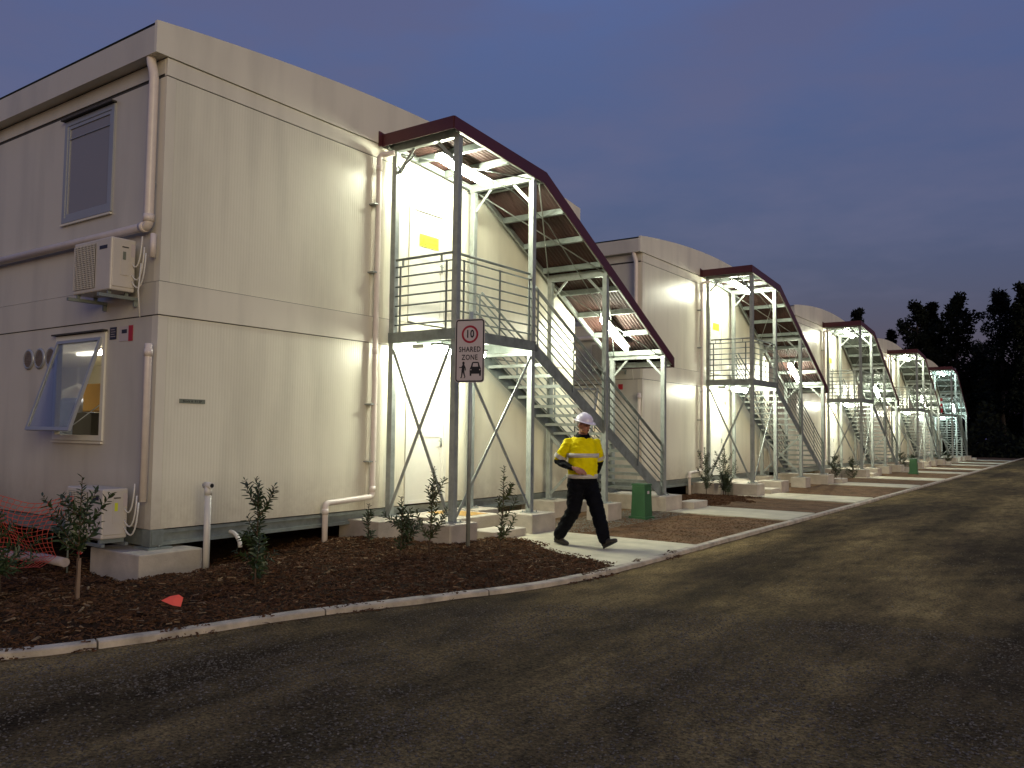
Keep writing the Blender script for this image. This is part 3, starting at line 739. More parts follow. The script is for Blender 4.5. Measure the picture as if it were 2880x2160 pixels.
    for x in (XO+.015, XI+.03):
        for h in (.14, .30, .46, .62, .78, .93): link('rail', sr, 'galvd', t, (x, y0, znose(y0)+h))
        xo = x-.05 if x > 1 else x+.05
        add(MB().tube([(xo, 6.22, znose(6.22)+1.03), (xo, 11.5, znose(11.5)+1.03)], .021, 10), 'handrail', 'galvd')
        for y in (6.20, 7.42, 8.60, 8.80, 10.10, 11.30): add(MB().box(x+.014, x+.026, y-.02, y+.02, znose(y)-.12, znose(y)+.97), 'stanchion', 'galvd')
    # cross bracing with turnbuckle ends
    def xb(p, q, nm='cross_brace'):
        s = MB().beam(p, q, .055, .010, (1, 0, 0) if abs(p[0]-q[0]) < .01 else (0, 1, 0)); add(s, nm)
    zb, ztp = .42, 3.0
    xb((XI+.05, 3.935, ztp), (XO-.05, 3.935, zb)); xb((XI+.05, 3.920, zb), (XO-.05, 3.920, ztp))
    xb((XO+.02, 4.03, ztp), (XO+.02, 6.0, zb)); xb((XO+.035, 4.03, zb), (XO+.035, 6.0, ztp))
    xb((XI+.05, 8.66, 1.62), (XO-.05, 8.66, .45)); xb((XI+.05, 8.675, .45), (XO-.05, 8.675, 1.62))
    # bracing under the sloped roof
    def rb(x0, y0, x1, y1): add(MB().tube([(x0, y0, zroof(y0)-.15), (x1, y1, zroof(y1)-.15)], .011, 6), 'brace_rod')
    rb(XI, 6.2, XO, 8.6); rb(XO, 6.25, XI, 8.6); rb(XI, 8.8, XO, 11.5); rb(XO, 8.75, XI, 11.5); rb(XI, 4.1, XO, 6.0)
    add(MB().tube([(.85, 5.75, 6.12), (.95, 6.2, 6.02), (1.05, 7.2, zroof(7.2)-.16), (.85, 9.6, zroof(9.6)-.18), (.75, 9.8, 4.15)], .010, 6), 'conduit', 'galvd')
    add(MB().tube([(.2, 3.99, 6.05), (.30, 3.95, 5.86), (.42, 3.94, 6.0), (.62, 3.94, 6.12)], .012, 6), 'conduit', 'blk')
    # kick plate junction box under the landing
    add(MB().box(.35, .60, 4.25, 4.40, 3.04, 3.10), 'junction_box', 'pvcw')
    return t
T0 = staircase()
index_kids()
TLAB = ['', 'second covered steel staircase of the row, maroon canopy trim, behind three slender shrubs',
        'third covered steel staircase of the row, grey sheets under its maroon canopy trim',
        'fourth covered steel staircase of the row, small, grey under its canopy',
        'farthest covered steel staircase, lit coldly, next to the dark pines']
DZ = [0, 0.02, 0.0, 0.0, 0.0]
TW = [T0]
for n in range(1, N):
    c = copy_tree(T0, None, (0, n*P, DZ[n])); c['label'] = TLAB[n]; TW.append(c)
index_kids()
gs = None
for n in (2, 3, 4):
    for ch in KIDS[TW[n].name]:
        if ch.name.startswith('roof_sheet'):
            if gs is None: gs = {}
            if ch.data.name not in gs:
                m2 = ch.data.copy(); m2.materials.clear(); m2.materials.append(M['greysheet']); gs[ch.data.name] = m2
            ch.data = gs[ch.data.name]

# footings under the staircases
for n in range(N):
    oy = n*P; who = f'the {ORD[n]} staircase'
    G = 'footings under staircase posts'
    footing(1.02, 1.72, oy+3.62, oy+4.28, ZP, f'square concrete footing under the front outer post of {who}', G)
    footing(-.25, .60, oy+3.30, oy+4.18, ZP, f'concrete footing under the wall-side first post of {who}', G)
    footing(1.05, 1.75, oy+5.72, oy+6.45, ZP, f'concrete footing under the second outer post of {who}', G)
    footing(-.25, .55, oy+5.82, oy+6.42, ZP-.004, f'concrete footing under the wall-side second post of {who}', G)
    footing(1.20, 1.68, oy+8.45, oy+9.02, ZP, f'concrete footing under the third outer post of {who}', G)
    footing(-.25, .55, oy+8.30, oy+9.05, ZP-.004, f'concrete footing under the wall-side third post of {who}', G)
    footing(-.05, 1.72, oy+11.00, oy+11.86, ZP, f'long concrete footing under the last posts and foot of {who}', G)
    s = footing(0.0, 1.16, oy+4.36, oy+5.66, ZP-.01, f'concrete landing slab at the ground-floor door behind {who}', 'door slabs', 'door_slab')
    s = footing(1.30, 1.78, oy+4.62, oy+5.50, .15, f'low concrete step in front of the door slab at {who}', 'path steps', 'concrete_step')
    s = footing(1.60, 1.98, oy+11.90, oy+12.72, .17, f'low concrete step block at the foot of {who}', 'path steps', 'concrete_step')
MB().box(.15, 1.0, 4.9, 5.5, .325, .328).obj('door_mat', 'carton', None)
bpy.data.objects['door_mat']['label'] = 'thin tan cardboard sheet lying on the door slab of the nearest building'; bpy.data.objects['door_mat']['category'] = 'cardboard'

# ------------------------------------------------------------------ batten lights
def batten(loc, d, L, m, label, where):
    d = Vector(d).normalized(); t = empty('batten_light', label, 'light', loc, 'lit batten lights on the staircases')
    a, b = -d*L/2, d*L/2
    sx = Vector((1, 0, 0)); uz = sx.cross(d) if sx.cross(d).z > 0 else d.cross(sx)
    MB().beam(a+uz*.075, b+uz*.075, .17, .03).obj('housing', 'seam', t)
    pts = []; rs = []
    for k in range(7):
        u = k/6; pts.append(a.lerp(b, u)); rs.append(.072 if 0 < k < 6 else .05)
    MB().tube(pts, rs, 12).obj('diffuser', m, t)
    h = MB(); h.beam(a*.7+uz*.06, a*.7+uz*.14, .02, .02); h.beam(b*.7+uz*.06, b*.7+uz*.14, .02, .02); h.obj('hanger', 'galv', t)
for n in range(N):
    oy = n*P; mm = 'lampc' if n == 4 else 'lamp'; who = ORD[n]
    batten((.78, oy+5.0, 6.10+DZ[n]), (0, 1, -.075), 1.40, mm, f'glowing batten light under the flat canopy of the {who} staircase', 0)
    batten((.78, oy+10.36, 3.87+DZ[n]), (0, 1, -.48), 1.26, mm, f'glowing tilted batten light under the sloping canopy of the {who} staircase', 0)
    batten((.78, oy+4.95, 3.02+DZ[n]), (0, 1, 0), 1.30, mm, f'glowing batten light below the upper landing of the {who} staircase', 0)

# ------------------------------------------------------------------ wall-mounted things
def pipe_thing(name, pts, r, m, label, collars=(), group=None, cat='pipe'):
    t = empty(name, label, cat, pts[0], group); o = Vector(pts[0])
    # elbows rounded
    q = [Vector(p)-o for p in pts]; out = [q[0]]
    for i in range(1, len(q)-1):
        a = (q[i-1]-q[i]).normalized(); b = (q[i+1]-q[i]).normalized(); e = min(.07, (q[i-1]-q[i]).length/2, (q[i+1]-q[i]).length/2)
        for k in range(5):
            u = k/4; p0 = q[i]+a*e; p2 = q[i]+b*e; out.append(p0.lerp(q[i], u).lerp(q[i].lerp(p2, u), u))
    out.append(q[-1])
    MB().tube(out, r, 14).obj('pipe', m, t)
    for c, d in collars:
        c = Vector(c)-o; d = Vector(d).normalized()
        MB().tube([c-d*.045, c+d*.045], r*1.16, 14).obj('collar', m, t)
    return t
for n in range(N):
    oy = n*P; who = f'{ORD[n]} building'
    t = pipe_thing('downpipe', [(.30, oy+3.80, 6.16), (.10, oy+3.66, 6.12), (.10, oy+3.66, .66), (.14, oy+2.66, .62), (.14, oy+2.66, -.1)], .043, 'pvc',
               f'pinkish pvc downpipe beside the door corner on the end wall of the {who}', [((.10, oy+3.66, 5.9), (0,0,1)), ((.10, oy+3.66, 2.95), (0,0,1)), ((.10, oy+3.66, .78), (0,0,1)), ((.14, oy+2.66, .5), (0,0,1))], 'end wall downpipes')
    for z in (4.2, 2.1, 1.2, 5.3): MB().box(-.105, .05, -.15, .0, z-6.16, z-6.16+.02).obj('pipe_clip', 'galv', t).location = (-.22, -.10, 0)
for n in (0, 1):
    oy = n*P; who = f'{ORD[n]} building'
    t = pipe_thing('gutter_downpipe', [(-.20, oy-.10, 6.38), (-.20, oy-.10, 6.30), (-.14, oy-.09, 6.12), (-.14, oy-.09, 4.20), (-9.0, oy-.09, 4.20)], .058, 'pvc',
               f'pinkish drain pipe from the gutter, level along the left wall of the {who}', [((-.14, oy-.09, 4.30), (0,0,1)), ((-.24, oy-.09, 4.20), (1,0,0))], 'side wall drain pipes')
    MB().tube([(.0, .0, -1.62), (.11, .06, -1.64)], .008, 6).obj('pipe_clip', 'galv', t)
    pipe_thing('cable_duct', [(-.07, oy-.06, 4.10), (-.07, oy-.06, 3.80)], .036, 'pvc', f'short pinkish duct with cables beside the upper air conditioner of the {who}', (), 'cable ducts')
    pipe_thing('socketed_pipe', [(-.05, oy-.08, 2.73), (-.05, oy-.08, 2.56), (-.05, oy-.08, .80)], .046, 'pvc', f'vertical pipe with a wide socket on top at the corner of the {who}', [((-.05, oy-.08, 2.62), (0,0,1))], 'socketed pipes')

def aircon(x0, x1, y0, y1, z0, z1, label, bracket):
    t = empty('air_conditioner', label, 'air conditioner', ((x0+x1)/2, y1, z0), 'outdoor air conditioner units')
    W = x1-x0; D = y1-y0; H = z1-z0; ox = -W/2
    MB().box(ox, ox+W, -D, 0, 0, H).obj('casing', 'acw', t, 0.018)
    gx0, gx1 = ox+.04, ox+W*.60
    MB().box(gx0, gx1, -D-.004, -D, .05, H-.05).obj('fan_recess', 'acd', t)
    gr = MB()
    for k in range(22): z = .06+(H-.12)*k/21; gr.box(gx0, gx1, -D-.014, -D-.009, z-.0035, z+.0035)
    for k in range(15): x = gx0+(gx1-gx0)*k/14; gr.box(x-.004, x+.004, -D-.018, -D-.014, .05, H-.05)
    g_ = gr.obj('grille', 'acw', t); g_['kind'] = 'stuff'
    MB().box(ox+W*.70, ox+W*.90, -D-.003, -D, H-.14, H-.095).obj('badge', 'dblue', t)
    # service cover on the right side
    sc = MB().box(ox+W, ox+W+.012, -D+.02, -.02, .05, H-.02).obj('service_cover', 'acw', t, 0.005)
    MB().box(ox+W+.012, ox+W+.02, -D*.62, -D*.30, H*.30, H-.09).obj('handle_recess', 'acw', sc)
    MB().box(ox+W+.019, ox+W+.024, -D*.60, -D*.34, H-.12, H-.105).obj('finger_grip', 'acd', sc)
    MB().box(ox+W+.013, ox+W+.015, -D*.22, -D*.06, H-.22, H-.06).obj('rating_label', 'signw', sc)
    MB().box(ox+W+.021, ox+W+.023, -D*.56, -D*.44, H-.27, H-.17).obj('warning_label', 'yel' if not bracket else 'tape', sc)
    if bracket:
        for x in (ox+.06, ox+W-.10):
            b = MB(); b.box(x, x+.045, -D-.10, .08, -.085, -.045); b.box(x, x+.03, .04, .09, -.16, -.087); b.box(x, x+.03, -D+.02, -D+.06, -.04, 0); b.box(x, x+.03, -.08, -.04, -.04, 0)
            b.obj('bracket_arm', 'galvd', t)
    else:
        b = MB(); b.box(ox-.02, ox+W+.05, -D-.02, -D+.02, -.085, -.05); b.box(ox-.02, ox+W+.05, -.05, -.01, -.085, -.05)
        for x in (ox+.05, ox+W-.07): b.box(x, x+.04, -D, -.02, -.05, 0)
        b.obj('bracket_arm', 'galvd', t)
    for k, (dz, bulge) in enumerate(((.36, .12), (.22, .16), (.14, .19))):
        xr = ox+W+.0; pts = []
        for i in range(9):
            u = i/8; pts.append((xr+.005+bulge*math.sin(u*math.pi*.5)*1.35, -.05+.03*u, dz-bulge*math.sin(u*math.pi)*.8+u*u*(H*.5)))
        MB().tube(pts, .010, 7).obj('refrigerant_hose', 'pvcw', t)
    if bracket: MB().tube([(ox+W+.18, -.03, .35), (ox+W+.17, -.05, .0), (ox+W+.19, -.03, -.32)], .010, 7).obj('drain_hose', 'pvcw', t)
    return t
for n in (0, 1):
    oy = n*P; who = f'{ORD[n]} building'
    aircon(-1.27, -.38, oy-.42, oy-.10, 3.38, 4.04, f'off-white air conditioner unit on a bracket beside the upper corner of the {who}', True)
    if n == 0: aircon(-1.12, -.27, oy-.46, oy-.14, .36, .96, f'off-white air conditioner unit low down beside the bottom corner of the {who}', False)

def round_vent(x, y, z, label):
    t = empty('round_vent', label, 'vent', (x, y, z), 'round vents left of the open window')
    a = MB(); n = 28
    ring = [(.150, 0), (.150, -.015), (.125, -.03), (.115, -.018)]
    vs = [(r*math.cos(2*math.pi*k/n), yy, r*math.sin(2*math.pi*k/n)) for r, yy in ring for k in range(n)]
    fs = [(i*n+k, i*n+(k+1) % n, (i+1)*n+(k+1) % n, (i+1)*n+k) for i in range(3) for k in range(n)]
    a.add(vs, fs, True); a.obj('rim', 'alu', t)
    MB().tube([(0, 0, 0), (0, -.018, 0)], .116, 24).obj('disc', 'vent', t)
    b = MB()
    for k in range(-4, 5):
        h = math.sqrt(max(0, .112**2-(k*.025)**2)); b.box(-h, h, -.026, -.018, k*.025-.004, k*.025+.004)
    b.obj('louvre', 'vent', t)['kind'] = 'stuff'
for x, w in ((-3.28, 'leftmost of the three'), (-2.95, 'middle of the three'), (-2.62, 'rightmost of the three')):
    round_vent(x, 0, 2.67, f'round metal vent, {w} beside the open ground-floor window')

def flat(name, p, w, h, m, label, cat, axis, group=None):
    # thin plate on a wall: axis 'x' faces +x, axis 'y' faces -y
    o = (MB().box(0, .003, -w/2, w/2, -h/2, h/2) if axis == 'x' else MB().box(-w/2, w/2, -.003, 0, -h/2, h/2))
    t = empty(name, label, cat, p, group); o.obj('plate', m, t, ); return t
RX = (R(90), 0, R(90)); RY = (R(90), 0, 0)
t = flat('tape_label', (.0, .51, 2.04), .37, .055, 'tape', 'strip of grey-green tape with handwriting on the end wall of the nearest building', 'label', 'x')
text_obj('Block A  F1 SP', .040, 'ink', 'handwriting', t, (.004, 0, 0), RX, 0.0004)
t = flat('data_sticker', (-1.02, 0, 2.92), .16, .16, 'dblue', 'small dark square sticker with pale lines right of the open window', 'sticker', 'y')
l_ = MB()
for k in range(4): l_.box(-.055, .055-.02*(k % 2), -.005, -.003, -.045+k*.03, -.039+k*.03)
l_.obj('print_line', 'signw', t)['kind'] = 'stuff'
t = flat('maker_sticker', (-.76, 0, 2.90), .21, .19, 'signw', 'white and red sticker near the corner, above the socketed pipe', 'sticker', 'y')
MB().box(.105, .205, -.003, 0, -.10, .10).obj('red_tab', 'red', t); MB().box(-.05, .07, -.005, -.003, .005, .055).obj('logo_bar', 'dblue', t)
for n in range(N):
    oy = n*P
    t = flat('warning_sign', (.0, oy+5.02, 4.985), .50, .21, 'yel', f'yellow caution sign by the upper door of the {ORD[n]} building', 'sign', 'x', 'yellow caution signs')
    if n < 2:
        tri = MB()
        a = [(-.21, -.07), (-.09, -.07), (-.15, .06)]; b = [(-.19, -.058), (-.11, -.058), (-.15, .035)]
        for i in range(3):
            j = (i+1) % 3; tri.add([(.0045, *a[i]), (.0045, *a[j]), (.0045, *b[j]), (.0045, *b[i])], [(0, 1, 2, 3)])
        tri.box(.003, .0045, -.154, -.146, -.03, .012); tri.box(.003, .0045, -.154, -.146, -.047, -.037)
        tri.obj('warning_triangle', 'ink', t)
        text_obj('CAUTION', .05, 'ink', 'lettering', t, (.004, .07, .045), RX, .0006)
        text_obj('WATCH STEP', .045, 'ink', 'lettering', t, (.004, .07, -.035), RX, .0005)
    flat('fire_sticker', (.0, oy+5.75, 2.68), .10, .12, 'red', f'small red sticker high beside the lower door of the {ORD[n]} building', 'sticker', 'x', 'red door stickers')
# red tag on the left wall of the second building
flat('red_tag', (-.62, P, 2.90), .13, .14, 'red', 'red square sticker on the left wall of the second building', 'sticker', 'y')

pipe_thing('vent_stub', [(.5, .44, -.1), (.5, .44, 1.0)], .040, 'pvcw', 'white pvc pipe standing in the mulch in front of the nearest end wall', [((.5, .44, .93), (0,0,1))])
o = bpy.data.objects['vent_stub']
MB().tube([(-.07, 0, 1.10), (.07, 0, 1.10)], .042, 12).obj('tee', 'pvcw', o); MB().tube([(.068, 0, 1.10), (.075, 0, 1.10)], .026, 12).obj('tee_bore', 'blk', o)
pipe_thing('waste_outlet', [(-.15, 1.15, .34), (.02, 1.20, .32), (.10, 1.22, .20), (.11, 1.22, .13)], .028, 'pvcw', 'short white bent outlet pipe poking out below the nearest building', ())
pipe_thing('foam_pipe', [(-3.0, -.62, .06), (-2.0, -.70, .05), (-1.3, -.62, .07), (-.8, -.6, .06)], .055, 'foam', 'pale lagged pipe lying on the mulch by the orange netting', ())

# interior things seen through the open windows
for n in (0, 1):
    oy = n*P; w = ['nearest', 'second'][n]
    c = empty('carton', f'brown cardboard carton inside the lit window of the {w} building', 'carton', (-2.95, oy+.95, 1.93), 'cartons indoors')
    MB().box(-.22, .28, -.2, .2, 0, .42).obj('box_body', 'carton', c, .006); MB().box(-.22, .28, -.02, .02, .421, .424).obj('packing_tape', 'tape', c)
    c = empty('bundle', f'blue-grey wrapped bundle inside the lit window of the {w} building', 'bundle', (-3.95, oy+1.0, 1.0), 'bundles indoors')
    b = MB(); b.loft([((0, 0, z), (rx, 0, 0), (0, ry, 0)) for z, rx, ry in ((0, .36, .28), (.2, .40, .30), (.8, .40, .30), (1.05, .36, .26), (1.15, .2, .14))], 20); b.obj('wrapping', 'bluegrey', c)
    MB().tube([(-.1, 0, 1.10), (-.1, 0, 1.22), (.12, .04, 1.34)], [.11, .13, .05], 14).obj('roll_end', 'white', c)
    c = empty('bench', f'dark work bench inside the lit window of the {w} building', 'bench', (-3.3, oy+.95, .55), 'benches indoors')
    MB().box(-1.0, .6, -.35, .35, .40, .44).obj('bench_top', 'indark', c)
    MB().box(.05, .58, -.30, .30, .44, 1.36).obj('cabinet', 'indark', c)
    for x in (-.95, .55):
        for y in (-.3, .3): MB().box(x-.02, x+.02, y-.02, y+.02, 0, .4).obj('leg', 'indark', c)

# ------------------------------------------------------------------ road sign
sg = empty('speed_sign', 'white shared zone sign with red circled 10 on a steel pole in the mulch', 'sign', (2.11, 3.55, 0))
MB().tube([(0, 0, -.1), (0, 0, 3.42)], .030, 14).obj('pole', 'galv', sg)
ang = R(-74)                       # direction the face looks
sp = bpy.data.objects.new('sign_panel', None); 
W, H, rr = .44, .90, .04
def rrect(W, H, r, k=5):
    out = []
    for cx, cy, a0 in ((W/2-r, H/2-r, 0), (-W/2+r, H/2-r, 90), (-W/2+r, -H/2+r, 180), (W/2-r, -H/2+r, 270)):
        for i in range(k+1): a = R(a0+90*i/k); out.append((cx+r*math.cos(a), cy+r*math.sin(a)))
    return out
# panel built in its own frame: u to viewer's right, v up, face towards -w
sp = MB().prism(rrect(W+.012, H+.012, rr+.006), lambda a, b: (a, .002, b), lambda a, b: (a, -.001, b)).obj('sign_panel', 'signw', sg)
sp.location = (0.035*math.cos(ang), 0.035*math.sin(ang), 2.855); sp.rotation_euler = (0, 0, ang+R(90))
def on_sign(poly, m, nm, d=.0028):
    return MB().prism(poly, lambda a, b: (a, -.0012, b), lambda a, b: (a, -d, b)).obj(nm, m, sp)
# border
ob, ib = rrect(W-.006, H-.006, rr), rrect(W-.042, H-.042, rr*.6)
bo = MB(); n = len(ob); bo.add([(a, -.0026, b) for a, b in ob]+[(a, -.0026, b) for a, b in ib], [(i, i+n, (i+1) % n+n, (i+1) % n) for i in range(n)]); bo.obj('border', 'ink', sp)
def ring(r0, r1, cx, cz, nn=40):
    m_ = MB(); vs = [(cx+r*math.cos(2*math.pi*k/nn), -.0026, cz+r*math.sin(2*math.pi*k/nn)) for r in (r0, r1) for k in range(nn)]
    m_.add(vs, [(k, (k+1) % nn, (k+1) % nn+nn, k+nn) for k in range(nn)]); return m_
ring(.128, .098, 0, .235).obj('red_ring', 'signr', sp)
text_obj('10', .155, 'ink', 'numeral', sp, (0, -.003, .235), RY, .004, .80)
text_obj('SHARED', .105, 'ink', 'lettering', sp, (0, -.003, .015), RY, .0018, .80)
text_obj('ZONE', .105, 'ink', 'lettering', sp, (0, -.003, -.100), RY, .0018, .80)
ped = [(-.155,-.262),(-.12,-.262),(-.108,-.235),(-.112,-.215),(-.098,-.215),(-.082,-.25),(-.07,-.285),(-.062,-.283),(-.072,-.24),(-.088,-.2),(-.085,-.27),(-.10,-.315),(-.075,-.345),(-.062,-.385),(-.082,-.385),(-.09,-.352),(-.112,-.318),(-.118,-.355),(-.122,-.395),(-.145,-.40),(-.145,-.39),(-.134,-.385),(-.138,-.33),(-.125,-.27),(-.13,-.25),(-.155,-.25)]
ci = [(-.094+.018*math.cos(2*math.pi*k/16), -.178+.022*math.sin(2*math.pi*k/16)) for k in range(16)]
pm_ = MB(); dd_ = [.0026]
def pq(poly):
    dd_[0] += .0002; d_ = dd_[0]; pm_.prism(poly, lambda a, b: (a, -.0012, b), lambda a, b: (a, -d_, b))
def sg_(p, q, w0, w1):
    a = Vector((q[0]-p[0], q[1]-p[1])).normalized(); n_ = Vector((-a.y, a.x))
    pq([(p[0]-n_.x*w0, p[1]-n_.y*w0), (p[0]+n_.x*w0, p[1]+n_.y*w0), (q[0]+n_.x*w1, q[1]+n_.y*w1), (q[0]-n_.x*w1, q[1]-n_.y*w1)])
pq(ci)
sg_((-.094, -.196), (-.100, -.285), .014, .024)
sg_((-.100, -.208), (-.122, -.245), .008, .008); sg_((-.122, -.243), (-.160, -.240), .008, .006)
sg_((-.090, -.205), (-.068, -.245), .009, .009); sg_((-.068, -.243), (-.060, -.285), .008, .006)
sg_((-.108, -.280), (-.116, -.335), .013, .009); sg_((-.116, -.332), (-.122, -.385), .009, .006); sg_((-.118, -.384), (-.142, -.390), .006, .005)
sg_((-.096, -.280), (-.082, -.335), .013, .009); sg_((-.083, -.333), (-.068, -.378), .009, .006); sg_((-.064, -.374), (-.084, -.392), .006, .005)
pm_.obj('pedestrian_symbol', 'ink', sp)
car = [(.005,-.375),(.03,-.375),(.03,-.345),(.15,-.345),(.15,-.375),(.175,-.375),(.178,-.30),(.172,-.26),(.160,-.245),(.142,-.185),(.128,-.175),(.052,-.175),(.038,-.185),(.020,-.245),(.008,-.26),(.002,-.30)]
on_sign([(a, b+.012) for a, b in car], 'ink', 'car_symbol')
on_sign([(.046, -.232), (.134, -.232), (.124, -.182), (.056, -.182)], 'signw', 'windscreen', .0036)
for cx in (.022, .158): on_sign([(cx+.009*math.cos(2*math.pi*k/12), -.275+.009*math.sin(2*math.pi*k/12)) for k in range(12)], 'signw', 'headlight', .0036)
for z in (.425, -.425): MB().tube([(0, -.001, z), (0, -.006, z)], .009, 8).obj('bolt', 'galv', sp)

# ------------------------------------------------------------------ green service pillars
def pillar(loc, label, s=1.0, rz=0.0):
    t = empty('service_pillar', label, 'service pillar', loc, 'green service pillars', rz)
    b = MB(); secs = [(.20, .17, 0), (.20, .17, .06)]
    w0, w1 = .17*s, .15*s
    b.add([(-w0, -w0*.8, .05), (w0, -w0*.8, .05), (w0, w0*.8, .05), (-w0, w0*.8, .05), (-w1, -w1*.8, .66*s), (w1, -w1*.8, .66*s), (w1, w1*.8, .66*s), (-w1, w1*.8, .66*s)],
          [(0, 3, 2, 1), (4, 5, 6, 7), (0, 1, 5, 4), (1, 2, 6, 5), (2, 3, 7, 6), (3, 0, 4, 7)])
    b.obj('cabinet', 'greenbox', t, .012)
    MB().box(-w0-.03, w0+.03, -w0*.8-.03, w0*.8+.03, -.08, .055).obj('plinth', 'greenbox', t, .008)
    MB().box(w1*.98, w1+.012, -.03, .03, .50*s, .56*s).obj('padlock', 'signw', t)
    MB().box(-w1-.012, w1+.012, -w1*.8-.012, w1*.8+.012, .66*s, .70*s).obj('lid', 'greenbox', t, .01)
    return t
pillar((1.95, 9.35, .0), 'green service pillar in the dirt beside the foot of the nearest staircase', 1.0, R(-8))
pillar((2.55, 9.3+2*P, 0), 'small distant green service pillar beside the foot of the third staircase', 1.0)

tt = empty('red_tape_strip', 'red tape strip hung on the landing rails of the farthest staircase', 'tape', (.85, 4*P+3.89, 3.36))
for z0, z1 in ((0.0, .30), (.42, .62), (.80, 1.0)): MB().box(-.07, .07, -.012, 0, z0, z1).obj('tape_piece', 'red', tt)

# coral marker flag on the mulch
fl = empty('marker_flag', 'bright coral plastic marker flag lying on the mulch', 'flag', (2.43, -1.23, .06))
q = []; 
pts = [(-.11, 0.0, .05), (-.04, .02, .085), (.04, .02, .10), (.085, .015, .075), (.08, -.01, .0), (.01, -.02, .012), (-.05, -.01, .03)]
cdir = Vector((math.cos(YAW), math.sin(YAW), 0)); back = Vector((-math.sin(YAW), math.cos(YAW), 0))
P3 = [cdir*a+back*(b+.05*c*4)+Vector((0, 0, c)) for a, b, c in pts]
ctr = sum(P3, Vector())/len(P3)+Vector((0, 0, .012))
f_ = MB(); f_.add(P3+[ctr], [(i, (i+1) % 7, 7) for i in range(7)]); oo = f_.obj('flag_sheet', 'coral', fl); s_ = oo.modifiers.new('t', 'SOLIDIFY'); s_.thickness = .002
MB().tube([(0, 0, .0), (-.25, .12, -.01)], .002, 5).obj('wire_stem', 'galv', fl)

# orange barrier netting
net = empty('barrier_netting', 'sagging orange plastic barrier netting strung along the left wall of the nearest building', 'netting', (0, 0, 0))
nb = MB()
xA, xB = -4.6, -.80
def npt(u, v):
    x = xA+(xB-xA)*u; y = -.80+.16*math.sin(u*7)+.10*math.sin(v*5+u*9)
    top = .97-.16*u-.10*math.sin(u*math.pi*3)**2; z = .02+(top)*v-.02*math.sin(u*30)
    if v < .12: y -= .12*(.12-v)/.12*2
    return (x, y-.2*v*0+0.06*v, z)
NU, NV = 46, 15
for j in range(NV+1):
    nb.tube([npt(i/NU, j/NV) for i in range(NU+1)], .0045, 4, False)
for i in range(NU+1):
    nb.tube([npt(i/NU, j/NV) for j in range(NV+1)], .0035, 4, False)
no = nb.obj('mesh_strands', 'orange', net); no['kind'] = 'stuff'
for u in (.02, .55, .98):
    x, y, z = npt(u, 1); MB().tube([(x, y+.02, -.1), (x, y+.02, z+.05)], .012, 6).obj('picket', 'galvd', net)

# ------------------------------------------------------------------ shrubs
def leaf_mesh(L, W):
    v = [(0,0,0), (L*.35, W/2, .004), (L*.75, W*.36, -.002), (L, 0, -.012), (L*.75, -W*.36, -.002), (L*.35, -W/2, .004), (L*.35, 0, -.006), (L*.75, 0, -.010)]
    f = [(0, 6, 1), (1, 6, 7, 2), (2, 7, 3), (0, 5, 6), (5, 4, 7, 6), (4, 3, 7)]
    me = bpy.data.meshes.new('leaf'); me.from_pydata(v, [], f); me.update(); return me
LM = {}
for m in ('leaf', 'leaf2'):
    LM[m] = [leaf_mesh(.100, .033), leaf_mesh(.085, .029), leaf_mesh(.065, .024)]
    for q in LM[m]: q.materials.append(M[m])
def shrub(loc, h, label, seed, branches=5, lm='leaf', spread=.25, single=True, nleaf=1.0, twin=False, name='shrub', bare=.12, joined=False):
    rnd = random.Random(seed); t = empty(name, label, 'shrub', loc, 'young shrubs in the beds')
    stem = MB(); shoots = []
    main = [Vector((0, 0, -.05))]; p = Vector((0, 0, 0)); d = Vector((rnd.uniform(-.08, .08), rnd.uniform(-.08, .08), 1))
    k = 8
    for i in range(k): p = p+d.normalized()*h/k; d += Vector((rnd.uniform(-.10, .10), rnd.uniform(-.10, .10), .12)); main.append(p.copy())
    stem.tube(main, [.010*(1-i/(k+2))+.0015 for i in range(k+1)], 6)
    shoots.append(main[int(1+bare*k):])
    for b in range(branches):
        u = rnd.uniform(bare, .72); i = int(u*k); a = main[i].lerp(main[i+1], u*k-i); az = rnd.uniform(0, 6.28)
        L = h*rnd.uniform(.22, .5)*(1.1-u*.6); q = [a]; dd = Vector((math.cos(az)*spread*3, math.sin(az)*spread*3, rnd.uniform(.35, .9)))
        for s in range(5): q.append(q[-1]+dd.normalized()*L/5); dd += Vector((0, 0, .30))
        stem.tube(q, [.006, .005, .004, .003, .0025, .0015], 5); shoots.append(q)
    stem.obj('stem', 'stem', t)
    jb = MB() if joined else None
    for sh in shoots:
        Lt = sum((b-a).length for a, b in zip(sh, sh[1:])); nl = int(Lt/.0108*nleaf); ph = rnd.uniform(0, 6)
        for i in range(nl):
            u = (i+.5)/nl; pos = u*(len(sh)-1); j = min(int(pos), len(sh)-2); c = sh[j].lerp(sh[j+1], pos-j); dr = (sh[j+1]-sh[j]).normalized()
            ph += 2.4; ax = dr.orthogonal().normalized(); ax.rotate(Matrix.Rotation(ph, 3, dr))
            ld = (ax*rnd.uniform(.7, 1.1)+dr*rnd.uniform(.35, 1.0)).normalized()
            sd2 = ld.cross(dr).normalized(); nn = sd2.cross(ld)
            mx = Matrix((ld, sd2, nn)).transposed().to_4x4(); mx.translation = c
            sc = rnd.uniform(.75, 1.15)*(1-.35*(u > .85)); mx = mx @ Matrix.Scale(sc, 4)
            me = LM[lm][rnd.randrange(3)]
            if joined: jb.add([mx @ v.co for v in me.vertices], [tuple(pp.vertices) for pp in me.polygons])
            else:
                o = bpy.data.objects.new('leaf', me); COL.objects.link(o); o.parent = t; o.matrix_local = mx
    if joined: o = jb.obj('foliage', lm, t); o['kind'] = 'stuff'
    return t
